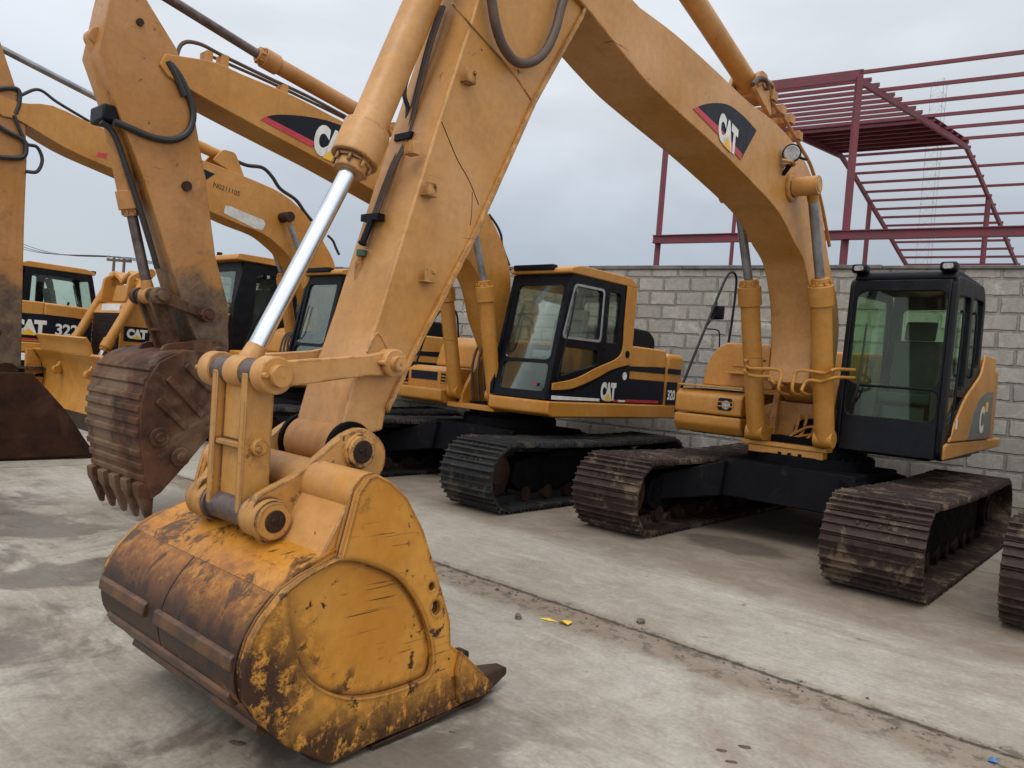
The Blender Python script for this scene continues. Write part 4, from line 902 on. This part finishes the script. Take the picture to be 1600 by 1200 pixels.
# ---------------------------------------------------------------- machine cut by the right edge
E4 = machine(F4, 'crawler_excavator', 'excavator at the right edge with only the end of its brown track showing')
def copy_children(src, dst, skip=()):
    for ch in list(src.children):
        if ch.name.split('.')[0] in skip: continue
        c = ch.copy(); COL.objects.link(c); c.parent = dst
        for g_ in list(ch.children):
            d_ = g_.copy(); COL.objects.link(d_); d_.parent = c
copy_children(E1, E4, ('boom', 'stick', 'boom_cylinder', 'stick_cylinder', 'bucket_cylinder', 'link_tube', 'bucket_link', 'idler_link', 'bucket'))

# ---------------------------------------------------------------- machine far left, facing away
F5 = Frame(-9.85, 16.5, 48.9)
E5 = machine(F5, 'crawler_excavator', 'excavator at the far left behind the bulldozer, number 322 on its black side panel', dz=.12)
undercarriage(E5, M['track_dark']); body_square(E5, '322', right=True)

# ---------------------------------------------------------------- bulldozer
F6 = Frame(-6.05, 15.8, 228.9)
D = machine(F6, 'bulldozer', 'yellow bulldozer with its wide blade lowered, standing behind the rusty bucket', 'bulldozer', None); D.scale = (1.135, 1.135, 1.135)
yb = M['yellow_deep']
for s in (1, -1): track(D, s, M['track_dark'], 1.48, .92, 1.35, .45, .40)
bl = [(2.62, .05), (2.50, .30), (2.46, .60), (2.52, .90), (2.66, 1.10)]; bl = curve2(bl, 5)
m = MB(); m.strip(bl, -1.65, 1.65, .05); m.prism(curve2([(2.66, 1.10), (2.70, 1.25), (2.76, 1.36)], 4)+[(2.71, 1.38), (2.64, 1.26), (2.60, 1.12)], -1.2, .95)
for s in (1, -1): m.prism([(2.62, .05), (2.50, .30), (2.46, .60), (2.52, .90), (2.66, 1.10), (2.76, 1.10), (2.74, .05)], s*1.65-.03, s*1.65+.03)
BLD = m.build('blade', yb, D, .01)
m = MB(); m.prism([(2.74, .0), (2.62, .02), (2.60, .20), (2.66, .22)], -1.68, 1.68); m.build('cutting_edge', M['rust_dark'], BLD, .005)
m = MB()
for s in (1, -1): m.bar((2.5, s*1.45, .35), (-.2, s*1.62, .5), .12, .2); m.bar((2.5, s*1.0, .8), (1.6, s*1.58, .45), .08, .08)
m.build('push_arm', yb, D, .01)
m = MB(); m.prism(rpoly([(1.75, .75), (1.75, 1.85), (.2, 2.0), (.2, .75)], .04), -.55, .55); m.build('hood', yb, D, .03)
m = MB(); m.prism(rpoly([(2.10, .65), (2.10, 1.80), (2.0, 1.98), (1.70, 2.0), (1.70, .65)], .05), -.62, .62); m.build('radiator_guard', yb, D, .02)
m = MB(); m.prism_x([(-.54, .75), (.54, .75), (.54, 1.80), (-.54, 1.80)], 2.102, 2.115)
for i in range(14): m.box(2.115, 2.128, -.52, .52, .80+i*.072, .825+i*.072)
m.build('grille', M['black'], D)
m = MB(); m.prism_x(rrect(-.30, .42, 1.83, 1.95, .02), 2.06, 2.075); m.build('number_plate', M['decal_white'], D)
m = MB(); m.prism(rrect(1.66, 2.06, 1.36, 1.60, .02), .622, .628); m.build('decal', M['decal_black'], D)
logo(D, (2.02, .630, 1.41), (-.32, 0, 0), (0, 0, .155))
for s in (1, -1):
    m = MB(); m.prism(rpoly([(1.62, 1.98), (2.05, 1.98), (2.0, 2.40), (1.85, 2.50), (1.70, 2.40)], .05), s*.5-.04, s*.5+.04); m.bar((1.86, s*.46, 2.3), (1.86, s*.78, 2.3), .09, .09); m.build('cylinder_bracket', yb, D, .01)
    b5, g5, e5 = (1.76, 2.48), (2.36, 1.22), (2.56, .80)
    ram(D, 'lift_cylinder', b5, g5, e5, .072, .038, yb, M['chrome'], s*.70)
m = MB(); m.prism_x([(-.40, 2.0), (.40, 2.0), (.24, 2.28), (-.24, 2.28)], 1.72, 1.90); m.prism_x([(-.62, 2.34), (-.3, 2.44), (0, 2.30), (.3, 2.44), (.62, 2.34), (.3, 2.52), (0, 2.40), (-.3, 2.52)], 1.74, 1.92); m.build('hood_top', yb, D, .02)
# cab
spec = dict(y=(-.78, .78), side=rpoly([(.32, 1.35), (.32, 2.2), (.18, 2.92), (-1.15, 2.95), (-1.25, 1.35)], .04), mat=M['black'], front=((.32, 1.35), (.20, 2.92)),
    holes=[rpoly([(-.05, 1.75), (-.08, 2.75), (-.42, 2.75), (-.42, 1.75)], .05), rpoly([(-.62, 1.95), (-.62, 2.72), (-.85, 2.72), (-.85, 1.95)], .05), rpoly([(-.92, 1.95), (-.92, 2.72), (-1.12, 2.72), (-1.12, 1.95)], .04)],
    holes_r=[rpoly([(0, 1.75), (-.05, 2.75), (-.42, 2.75), (-.42, 1.75)], .05), rpoly([(-.62, 1.95), (-.62, 2.72), (-1.1, 2.72), (-1.1, 1.95)], .05)],
    fholes=[rrect(-.55, .55, .55, 1.42, .06)], rear=(-1.25, 1.35, 2.93), glass='glass_clear', seat='seat')
dc = cab_shell(D, spec)
m = MB(); m.prism(rpoly([(.38, 2.93), (.34, 3.04), (-1.25, 3.06), (-1.38, 2.93)], .04), -.86, .86); m.build('roof', yb, dc, .03, seg=3)
m = MB(); m.cyl((.1, -.3, 3.05), (.1, -.3, 3.14), .05, n=12); m.build('beacon', M['black'], dc)
for s in (1, -1):
    m = MB(); m.prism(rpoly([(.4, 1.15), (.4, 1.35), (-.2, 1.38), (-.3, 1.75), (-1.2, 1.75), (-1.6, 1.6), (-1.6, 1.15)], .04), s*.85, s*1.46); m.build('fender_box', yb, D, .03)
m = MB(); m.prism(rpoly([(-.25, 1.20), (-.25, 1.43), (-1.55, 1.43), (-1.55, 1.20)], .02), 1.462, 1.466); m.build('decal', M['decal_black'], D)
m = MB(); m.prism([(-.25, 1.20), (-.25, 1.24), (-1.55, 1.24), (-1.55, 1.20)], 1.4665, 1.468); m.build('stripe', M['decal_red'], D)
lettering('D6H LGP', (-.42, 1.4685, 1.265), (-.85, 0, 0), (0, 0, .13), M['decal_white'], D, 'lettering', .02)
m = MB(); m.prism(rpoly([(-1.25, .8), (-1.25, 1.5), (-1.9, 1.5), (-1.9, .8)], .05), -.8, .8); m.build('fuel_tank', yb, D, .04)
m = MB(); m.cyl((1.1, .15, 1.95), (1.1, .15, 2.55), .06); m.build('exhaust_pipe', M['rust_dark'], D)

# handrail and mirror of the front machine
m = MB(); yy = -1.36
P = [F1.p3(a, b, yy) for a, b in ((1058, 668), (1056, 640), (1064, 608), (1082, 562), (1104, 508), (1124, 458), (1136, 432), (1144, 425), (1150, 432), (1150, 450), (1144, 500), (1138, 538))]
m.tube(P, .016, sm=4); HR = m.build('handrail', M['black'], E1)
m = MB(); a, b, c = F1.p3(1104, 510, yy), F1.p3(1119, 488, yy), F1.p3(1120, 466, yy); m.tube([a, b, c], .008, sm=3); m.tube([F1.p3(1105, 514, yy), F1.p3(1118, 515, yy), F1.p3(1124, 520, yy), F1.p3(1124, 545, yy)], .009, sm=3); m.build('mirror_arm', M['black'], HR)
m = MB(); m.prism(rrect(b[0]-.03, b[0]+.03, b.z-.09, b.z+.08, .02), yy-.06, yy+.10); m.build('mirror', M['black'], HR, .01)

# ================================================================== wall, shed, mast, pole
WD = V((.85254, -.5226, 0)); WN = V((.5226, .85254, 0)); WO = V((2.092, 13.358, 0))
wang = math.atan2(WD.y, WD.x)
def wall_material():
    m, nt, p = nodes('concrete_block_wall'); k = NT(nt); co = k.coord(); X, Y, Z = k.xyz(co)
    wob = k.math('MULTIPLY', k.math('SUBTRACT', k.noise(co, 7, 6, .7), .5), .06); wob2 = k.math('MULTIPLY', k.math('SUBTRACT', k.noise(k.coord((1, 1, 1), (1, 2, 3)), 6, 6, .7), .5), .06)
    cv = k.n('ShaderNodeCombineXYZ'); k.set(cv.inputs[0], k.math('ADD', X, wob)); k.set(cv.inputs[1], k.math('ADD', Z, wob2)); k.set(cv.inputs[2], 0.0)
    br = k.n('ShaderNodeTexBrick'); k.set(br.inputs['Vector'], cv.outputs[0]); br.inputs['Scale'].default_value = 1.0; br.inputs['Brick Width'].default_value = .47; br.inputs['Row Height'].default_value = .243
    br.inputs['Mortar Size'].default_value = .028; br.inputs['Mortar Smooth'].default_value = .55; br.inputs['Bias'].default_value = .0; br.offset = .5
    br.inputs['Color1'].default_value = C(.245, .236, .220); br.inputs['Color2'].default_value = C(.315, .304, .283); br.inputs['Mortar'].default_value = C(.178, .171, .159)
    c = k.mix(1.0, br.outputs['Color'], k.ramp(k.noise(co, 14, 7, .75), .25, .75, .72, 1.18), 'MULTIPLY')
    stn = k.ramp(k.noise(k.coord((2.2, 2.2, .5)), 1.2, 6, .7), .5, .75); c = k.mix(k.math('MULTIPLY', stn, .6), c, C(.15, .142, .128))
    sm_ = k.math('MULTIPLY', k.ramp(k.noise(co, 2.4, 7, .7, .5), .48, .60), .65); c = k.mix(sm_, c, k.mix(k.ramp(k.noise(co, 9, 6, .7), .3, .7), C(.205, .198, .182), C(.285, .275, .255)))
    patch = k.ramp(k.noise(co, 1.1, 6, .65, .8), .62, .66); c = k.mix(k.math('MULTIPLY', patch, .55), c, C(.40, .39, .37))
    low = k.math('MULTIPLY', k.ramp(k.math('ADD', Z, k.math('MULTIPLY', k.noise(co, 1.5, 5), .5)), .9, .3), .6); c = k.mix(low, c, C(.20, .17, .13))
    k.set(p.inputs['Base Color'], c); p.inputs['Roughness'].default_value = .92; p.inputs['Specular IOR Level'].default_value = .2
    h = k.math('ADD', k.math('MULTIPLY', br.outputs['Fac'], -1.0), k.math('MULTIPLY', k.noise(co, 30, 6, .7), .35))
    k.set(p.inputs['Normal'], k.bump(h, .9, .02)); return m
M['blocks'] = wall_material(); M['coping'] = simple('cement_coping', (.12, .12, .122), .9, var=.35, scale=4, bump=.4, spec=.2)
W = empty('block_wall', WO, wang); tag(W, 'long grey concrete block wall behind the parked machines', 'wall')
m = MB(); m.box(-11.6, 16, 0, .22, -.1, 3.54); m.build('wall_panel', M['blocks'], W, 0)
m = MB()
x = -11.6
while x < 16: L = random.uniform(1.6, 3.2); m.box(x, min(x+L-.006, 16), -.035+random.uniform(-.008, .008), .255, 3.541+random.uniform(0, .004), 3.60+random.uniform(-.010, .012)); x += L
m.build('coping', M['coping'], W, .012)
# steel shed behind the wall
SN = 4.0
def shed_front(px, py, n=SN):            # (along the wall, z) on the plane n metres behind the wall
    r = ray(px, py); o = WO+WN*n; t = (o-CAM_O).dot(WN)/r.dot(WN); p = CAM_O+r*t; return ((p-WO).dot(WD), p.z)
wa, za = shed_front(1343, 121); wl, _ = shed_front(1036, 300); _, ztie = shed_front(1310, 369)
RD = V((.742, .670, 0))                  # the frames run back from the posts in this direction
A0 = WO+WN*SN+WD*wa
def shed_rafter(px, py, o=None):         # (distance along the frame, z)
    o = A0 if o is None else o
    r = ray(px, py); nrm = V((-RD.y, RD.x, 0)); t = (o-CAM_O).dot(nrm)/r.dot(nrm); p = CAM_O+r*t; return ((p-o).dot(RD), p.z)
RAF = [(0.0, 8.05), (3.3, 8.21), (6.35, 8.34), (7.32, 7.98), (8.44, 7.48), (9.58, 6.99), (10.74, 6.45), (11.65, 6.05), (13.2, 5.35), (14.4, 4.75)]
def raf_z(s):
    for (a, b), (c, d) in zip(RAF, RAF[1:]):
        if a <= s <= c: return b+(d-b)*(s-a)/(c-a)
    return RAF[-1][1]
def SP(t, s, z=None): p = A0+WD*t+RD*s; return V((p.x, p.y, raf_z(s) if z is None else z))
SH = empty('steel_shed', SP(-1.5, 6, 0)); tag(SH, 'dark red steel shed frame with bare curved rafters and purlins behind the wall', 'steel frame')
SH.rotation_euler = (0, 0, 0)
def sh_build(m, name):
    o = SH.location; m.v = [(a-o.x, b-o.y, c-o.z) for a, b, c in m.v]; return m.build(name, M['red'], SH, 0)
for t, s_, top in ((0, 0, None), (-4.0, 0, None), (0, 8.44, None), (-3, 8.44, None), (-7, 8.44, None), (6, 0, None)):
    p = SP(t, s_); m = MB(); w = .058 if s_ == 0 else .05
    m.box(p.x-w, p.x+w, p.y-w, p.y+w, -.1, p.z); sh_build(m, 'post')
m = MB(); a, b = SP(-4.05, -.1, 4.84), SP(12, -.1, 4.84); m.bar(a, b, .08, .16); m.bar(a+V((0, 0, .08)), b+V((0, 0, .08)), .16, .02); m.bar(a-V((0, 0, .08)), b-V((0, 0, .08)), .16, .02); sh_build(m, 'tie_beam')
for t in (-3, 0, 6):
    m = MB()
    for (sa, za_), (sb, zb_) in zip(RAF, RAF[1:]): m.bar(SP(t, sa, za_-.06), SP(t, sb, zb_-.06), .07, .13)
    sh_build(m, 'rafter')
for i in range(17):
    s_ = .02+i*.395; m = MB(); t1 = 14 if i in (3, 6, 9, 12, 15) else .06
    a, b = SP(-4.05 if s_ < 3.4 else -3.25, s_), SP(t1, s_); dz = V((0, 0, .06)); m.bar(a+dz, b+dz, .05, .075 if i else .20); sh_build(m, 'purlin')
for i in range(20):
    s_ = 6.55+i*.40; t1 = 14 if i in (2, 4, 7, 12) else .05
    m = MB(); dz = V((0, 0, .06)); m.bar(SP(-3.1, s_)+dz, SP(t1, s_)+dz, .05, .065); sh_build(m, 'purlin')

m = MB(); m.bar(SP(0, .02)+V((0, 0, .1)), SP(14, .02)+V((0, 0, .1)), .05, .07); sh_build(m, 'purlin')
m = MB(); o_ = V((0, 0, .105)); m.add([SP(-3.25, 3.9)+o_, SP(.05, 3.9)+o_, SP(.05, 6.34)+o_, SP(-3.25, 6.34)+o_]+[q+V((0, 0, .015)) for q in (SP(-3.25, 3.9)+o_, SP(.05, 3.9)+o_, SP(.05, 6.34)+o_, SP(-3.25, 6.34)+o_)], [(3, 2, 1, 0), (4, 5, 6, 7), (0, 1, 5, 4), (1, 2, 6, 5), (2, 3, 7, 6), (3, 0, 4, 7)]); sh_build(m, 'roof_sheet')
# guyed lattice mast far behind the shed
mp_ = CAM_O+ray(1452, 330)*38; MS = empty('lattice_mast', (mp_.x, mp_.y, 0)); tag(MS, 'thin grey lattice mast rising behind the red steel shed', 'mast')
m = MB(); H_ = 17.8; rr = .42
legs = [V((rr*cos(a), rr*sin(a), 0)) for a in (R_(20), R_(140), R_(260))]
for l in legs: m.cyl(l, l+V((0, 0, H_)), .013, n=6)
n_ = 26
for i in range(n_):
    z0, z1 = H_*i/n_, H_*(i+1)/n_
    for k in range(3): m.cyl(legs[k]+V((0, 0, z0)), legs[(k+1) % 3]+V((0, 0, z1)), .005, n=4); m.cyl(legs[k]+V((0, 0, z1)), legs[(k+1) % 3]+V((0, 0, z1)), .005, n=4)
m.build('mast_lattice', M['grey_steel'], MS, 0)

# utility pole with wires
pp = CAM_O+ray(185, 425)*62; UP = empty('utility_pole', (pp.x, pp.y, 0)); tag(UP, 'twin-legged utility pole with a cross arm, small above the bulldozer', 'utility pole')
zt = (CAM_O+ray(185, 406)*62).z
m = MB()
for s_ in (-1, 1): m.cyl((s_*.42, 0, 0), (s_*.42, 0, zt+.15), .13, .11, n=10)
m.build('pole', M['clod'], UP)
m = MB(); m.box(-1.0, 1.0, -.1, .1, zt-.15, zt+.05); m.build('cross_arm', M['clod'], UP)
m = MB()
for x in (-.9, 0, .9): m.cyl((x, 0, zt+.05), (x, 0, zt+.3), .06, n=8)
m.build('insulator', M['grey_steel'], UP)
m = MB()
for x in (-.9, 0, .9):
    a = V((x, 0, zt+.25)); b = V((-22+x, 14, zt+3.5)); m.tube([a, (a+b)/2-V((0, 0, 1.0)), b], .03, n=5); c = V((26+x, -4, zt-.8)); m.tube([a, (a+c)/2-V((0, 0, .7)), c], .03, n=5)
m.build('wire', M['rubber'], UP)

# ================================================================== ground
j0, j1 = ground(672, 876), ground(1600, 1188); jd = (j1-j0).normalized(); jn = V((-jd.y, jd.x, 0))
def ground_material():
    m, nt, p = nodes('worn_concrete_yard'); k = NT(nt)
    tc = k.n('ShaderNodeTexCoord'); mp = k.n('ShaderNodeMapping'); mp.vector_type = 'TEXTURE'
    mp.inputs['Location'].default_value = (j0.x, j0.y, 0); mp.inputs['Rotation'].default_value = (0, 0, math.atan2(jd.y, jd.x)); k.set(mp.inputs['Vector'], tc.outputs['Object'])
    co = mp.outputs[0]; U, Vv, _ = k.xyz(co)          # U along the open joint, V away from it
    n_big = k.noise(co, .55, 6, .62, .4); n_mid = k.noise(co, 2.3, 8, .7, .3); n_fine = k.noise(co, 38, 5, .7); n_sp = k.noise(co, 9, 9, .75)
    mp2 = k.n('ShaderNodeMapping'); k.set(mp2.inputs['Vector'], co); mp2.inputs['Scale'].default_value = (.8, 9, 1); mp2.inputs['Rotation'].default_value = (0, 0, R_(14)); n_str = k.noise(mp2.outputs[0], 2.2, 6, .65, .4)
    c = k.mix(k.ramp(n_big, .35, .65), C(.335, .295, .248), C(.425, .400, .358))
    c = k.mix(k.math('MULTIPLY', k.ramp(n_mid, .5, .68), .55), c, C(.47, .44, .395))
    c = k.mix(k.math('MULTIPLY', k.ramp(n_mid, .46, .30), .45), c, C(.235, .198, .160))
    c = k.mix(k.math('MULTIPLY', k.ramp(n_str, .52, .72), .40), c, C(.26, .222, .185))
    c = k.mix(k.math('MULTIPLY', k.ramp(n_str, .45, .28), .35), c, C(.48, .46, .42))
    n_b2 = k.noise(co, .9, 7, .7, .9); n_b3 = k.noise(mp2.outputs[0], .55, 6, .7, .8)
    c = k.mix(k.math('MULTIPLY', k.ramp(n_b2, .52, .66), .55), c, C(.27, .215, .165))
    c = k.mix(k.math('MULTIPLY', k.ramp(n_b3, .55, .68), .5), c, C(.46, .44, .40))
    c = k.mix(k.math('MULTIPLY', k.ramp(n_b3, .45, .32), .45), c, C(.245, .21, .172))
    c = k.mix(1.0, c, k.ramp(n_fine, .25, .75, .84, 1.12), 'MULTIPLY')
    c = k.mix(1.0, c, k.ramp(n_sp, .3, .7, .88, 1.08), 'MULTIPLY')
    grit = k.math('MULTIPLY', k.ramp(k.noise(co, 95, 3, .7), .66, .72), k.ramp(n_mid, .35, .6)); c = k.mix(k.math('MULTIPLY', grit, .55), c, C(.15, .13, .11))
    wob = k.math('MULTIPLY', k.math('SUBTRACT', k.noise(co, 1.6, 7, .75), .5), .34); vv = k.math('ADD', Vv, wob)
    # brown dirt washed along the near side of the joint
    strip = k.math('MULTIPLY', k.ramp(vv, -.42, -.24), k.ramp(vv, .12, -.02))
    c = k.mix(k.math('MULTIPLY', strip, k.ramp(n_mid, .28, .62, .35, .85)), c, C(.225, .165, .118))
    spots = k.math('MULTIPLY', k.ramp(n_sp, .50, .58), k.math('MULTIPLY', k.ramp(vv, -.50, -.15), k.ramp(vv, .14, .02))); c = k.mix(k.math('MULTIPLY', spots, .8), c, C(.10, .085, .068))
    wob2 = k.math('MULTIPLY', k.math('SUBTRACT', k.noise(co, 3, 8, .78), .5), .11); v3 = k.math('ADD', Vv, wob2)
    crack = k.math('MULTIPLY', k.ramp(v3, -.030, -.010), k.ramp(v3, .026, .008)); c = k.mix(k.math('MULTIPLY', crack, k.ramp(n_sp, .36, .52, .25, 1.0)), c, C(.055, .048, .04))
    # older muddy band in front of the parked tracks
    b2 = k.math('MULTIPLY', k.ramp(k.math('ADD', Vv, k.math('MULTIPLY', wob, 3.0)), 1.25, 1.75), k.ramp(k.math('ADD', Vv, k.math('MULTIPLY', wob, 3.0)), 5.5, 3.5))
    c = k.mix(k.math('MULTIPLY', b2, k.ramp(n_mid, .3, .65, .35, .8)), c, C(.165, .12, .088))
    # damp stains near the bucket and on the left
    mud = k.math('MULTIPLY', k.ramp(k.noise(co, 1.1, 7, .68, .6), .45, .58), k.ramp(Vv, -1.0, -2.0)); c = k.mix(k.math('MULTIPLY', mud, .68), c, C(.085, .067, .054))
    wob2_ = k.math('MULTIPLY', k.math('SUBTRACT', k.noise(co, 3, 7, .75), .5), .4)
    wp = ground(1148, 852) - j0; wu, wv = wp.dot(jd), wp.dot(jn)
    du = k.math('MULTIPLY', k.math('SUBTRACT', U, wu), 1.15); dv_ = k.math('MULTIPLY', k.math('SUBTRACT', Vv, wv), 1.7)
    dd = k.math('SQRT', k.math('ADD', k.math('MULTIPLY', du, du), k.math('MULTIPLY', dv_, dv_)))
    dark_patch = k.math('MULTIPLY', k.ramp(k.math('ADD', dd, k.math('MULTIPLY', wob2_, 2.4)), .80, .45), .7); c = k.mix(dark_patch, c, C(.062, .050, .040))  # irregular dark brown patch in front of the nearest excavator
    # footprints of earth and small dark spots
    sp = k.math('MULTIPLY', k.ramp(k.noise(co, 5.5, 4, .6, .2), .69, .73), .6); c = k.mix(sp, c, C(.12, .09, .07))
    # saw-cut joints of the slabs
    lines = None
    for off in (-4.1, 4.4, 8.6):
        q = k.math('ABSOLUTE', k.math('SUBTRACT', v3, off)); l = k.ramp(q, .018, .006); lines = l if lines is None else k.math('MAXIMUM', lines, l)
    for off in (-5.6, 7.0, 12.0):
        q = k.math('ABSOLUTE', k.math('SUBTRACT', k.math('ADD', U, wob2), off)); lines = k.math('MAXIMUM', lines, k.ramp(q, .016, .006))
    c = k.mix(k.math('MULTIPLY', lines, .75), c, C(.09, .08, .07))
    c = k.mix(1.0, c, C(.80, .79, .77), 'MULTIPLY')
    k.set(p.inputs['Base Color'], c); p.inputs['Specular IOR Level'].default_value = .3
    k.set(p.inputs['Roughness'], k.math('SUBTRACT', k.ramp(n_mid, .3, .7, .62, .88), k.math('MULTIPLY', mud, .40)))
    h = k.math('ADD', k.math('MULTIPLY', n_fine, .25), k.math('ADD', k.math('MULTIPLY', n_str, .35), k.math('MULTIPLY', k.math('MAXIMUM', crack, lines), -1.2)))
    k.set(p.inputs['Normal'], k.bump(h, .55, .012)); return m
m = MB(); m.add([(-900, -300, 0), (900, -300, 0), (900, 900, 0), (-900, 900, 0)], [(0, 1, 2, 3)]); G = setting(m.build('ground', ground_material(), None, 0, smooth=0))

# loose things lying on it
def lump(name, px, py, r, mat, label, cat, group=None, flat=.7, seed=0):
    rnd = random.Random(seed); p = ground(px, py); bm = bmesh.new(); bmesh.ops.create_icosphere(bm, subdivisions=2, radius=r)
    for v in bm.verts: v.co *= rnd.uniform(.74, 1.2); v.co.z *= flat
    me = bpy.data.meshes.new(name); bm.to_mesh(me); bm.free(); me.materials.append(mat); o = bpy.data.objects.new(name, me); COL.objects.link(o)
    o.location = (p.x, p.y, r*flat*.6); o.rotation_euler = (0, 0, rnd.uniform(0, 6) if flat > .5 else rnd.uniform(-.35, .1)); o.scale = (1, 1, 1) if flat > .5 else (1.25, .55, .9); return tag(o, label, cat, group)
lump('stone', 809, 967, .024, M['stone'], 'dark round pebble on the concrete right of the bucket side', 'stone', None, .95, 1)
lump('stone', 1001, 974, .030, M['stone'], 'angular grey stone just beyond the dark joint', 'stone', None, .7, 2)
lump('stone', 777, 922, .014, M['clod'], 'small brown stone beside the two holes of the bucket', 'stone', None, .7, 3)
for i, (x, y, r, t) in enumerate(((1127, 1173, .021, 'flat brown clod of earth, leftmost of three at the bottom edge'), (1164, 1168, .024, 'brown clod of earth, middle one of three at the bottom edge'), (1143, 1191, .020, 'brown clod of earth nearest the bottom edge'), (706, 1144, .012, 'tiny dark crumb of earth in front of the bucket tip'), (370, 1162, .03, 'pale brown clod in the shade left of the bucket heel'))):
    lump('dirt_clod', x, y, r, M['clod'], t, 'clod', None, .2, 10+i)
p = ground(872, 973); q = ground(842, 967); m = MB(); d_ = (q-p)
m.add([V((0, 0, .006)), V((.05, .03, .012)), V((.09, -.01, .02)), V((.06, -.05, .008)), V((.02, -.04, .03)), V(d_)+V((0, 0, .006)), V(d_*.5)+V((.0, .015, .014)), V(d_*.5)+V((.0, -.012, .004))], [(0, 1, 4), (1, 2, 4), (2, 3, 4), (3, 0, 4), (0, 6, 5), (0, 5, 7), (0, 7, 6), (6, 7, 5)])
o = m.build('plastic_scrap', M['rag'], None, 0, smooth=0); o.location = p; tag(o, 'crumpled yellow plastic scrap lying beside the joint', 'litter')
p = ground(1541, 1189); m = MB(); m.add([V((0, 0, .004)), V((.035, .01, .015)), V((.05, -.02, .006)), V((.015, -.03, .012)), V((.02, -.008, .028))], [(0, 1, 4), (1, 2, 4), (2, 3, 4), (3, 0, 4)]); o = m.build('plastic_scrap', M['blue'], None, 0, smooth=0); o.location = p; tag(o, 'tiny blue plastic scrap at the bottom right corner', 'litter')
# crumbs of mortar and gravel along the joint: too many and too small to count
m = MB(); rnd = random.Random(5)
for i in range(300):
    u = rnd.uniform(.1, 4.6)**1.0; v = rnd.gauss(-.06, .08); c_ = j0+jd*u+jn*v; r = .0015+.011*rnd.random()**4; v += .12*sin(u*3.1)*rnd.random(); a = rnd.uniform(0, 6); ca, sa = cos(a)*r, sin(a)*r
    m.add([(c_.x+ca, c_.y+sa, .001), (c_.x-sa, c_.y+ca, .001), (c_.x-ca, c_.y-sa, .001), (c_.x+sa, c_.y-ca, .001), (c_.x, c_.y, r*1.1)], [(0, 1, 4), (1, 2, 4), (2, 3, 4), (3, 0, 4)])
o = m.build('gravel', M['clod'], None, 0, smooth=0); tag(o, 'fine earth crumbs scattered along the dark joint in the concrete', 'gravel', kind='stuff')

# ================================================================== light and sky
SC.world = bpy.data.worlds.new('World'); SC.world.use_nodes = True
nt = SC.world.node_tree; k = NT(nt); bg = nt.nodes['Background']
SUN_E, SUN_A = 58.0, 200.0
sky = k.n('ShaderNodeTexSky'); sky.sky_type = 'NISHITA'; sky.sun_disc = False; sky.sun_elevation = R_(SUN_E); sky.sun_rotation = R_(SUN_A); sky.dust_density = 4.0; sky.air_density = 1.2
hs = k.n('ShaderNodeHueSaturation'); hs.inputs['Saturation'].default_value = .25; k.set(hs.inputs['Color'], sky.outputs[0])
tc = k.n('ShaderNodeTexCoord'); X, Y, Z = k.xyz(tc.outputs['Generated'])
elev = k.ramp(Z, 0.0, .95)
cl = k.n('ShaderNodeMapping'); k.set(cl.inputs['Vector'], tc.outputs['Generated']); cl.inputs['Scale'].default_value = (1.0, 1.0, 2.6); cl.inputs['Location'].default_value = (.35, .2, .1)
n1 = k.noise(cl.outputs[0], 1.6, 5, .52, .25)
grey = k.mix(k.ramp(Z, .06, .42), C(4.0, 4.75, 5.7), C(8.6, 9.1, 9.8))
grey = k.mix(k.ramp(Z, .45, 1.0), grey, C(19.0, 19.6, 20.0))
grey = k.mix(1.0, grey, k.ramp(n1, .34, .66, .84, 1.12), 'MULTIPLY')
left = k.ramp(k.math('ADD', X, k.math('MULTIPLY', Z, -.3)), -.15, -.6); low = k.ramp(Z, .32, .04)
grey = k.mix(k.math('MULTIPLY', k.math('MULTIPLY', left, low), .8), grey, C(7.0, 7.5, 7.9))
grey = k.mix(k.math('MULTIPLY', k.ramp(Y, .05, -.6), k.ramp(Z, -.02, .12)), grey, C(16.5, 16.6, 16.5))  # unseen sky behind the camera, brightened to light the machine sides
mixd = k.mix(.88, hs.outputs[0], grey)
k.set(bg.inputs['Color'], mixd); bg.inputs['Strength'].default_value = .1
sl = bpy.data.lights.new('sun', 'SUN'); sl.energy = 1.15; sl.angle = R_(25); sl.color = (1, .965, .91); so = bpy.data.objects.new('sun', sl); COL.objects.link(so)
az = R_(SUN_A); dv = V((sin(az)*cos(R_(SUN_E)), cos(az)*cos(R_(SUN_E)), sin(R_(SUN_E)))); so.rotation_euler = dv.to_track_quat('Z', 'Y').to_euler()

# ================================================================== camera
cam = bpy.data.cameras.new('camera'); co_ = bpy.data.objects.new('camera', cam); COL.objects.link(co_); SC.camera = co_
cam.sensor_fit = 'HORIZONTAL'; cam.sensor_width = 36.0; cam.lens = CF/1600*36.0; cam.clip_start = .05; cam.clip_end = 3000
rot = Matrix((CAM_R, CAM_U, -CAM_D)).transposed(); co_.matrix_world = Matrix.Translation(CAM_O) @ rot.to_4x4()
SC.view_settings.view_transform = 'Standard'; SC.view_settings.look = 'None'; SC.view_settings.exposure = 0.0; SC.view_settings.gamma = 1.0
SC.render.engine = 'CYCLES'; SC.cycles.max_bounces = 6; SC.cycles.transparent_max_bounces = 16; SC.cycles.use_denoising = True
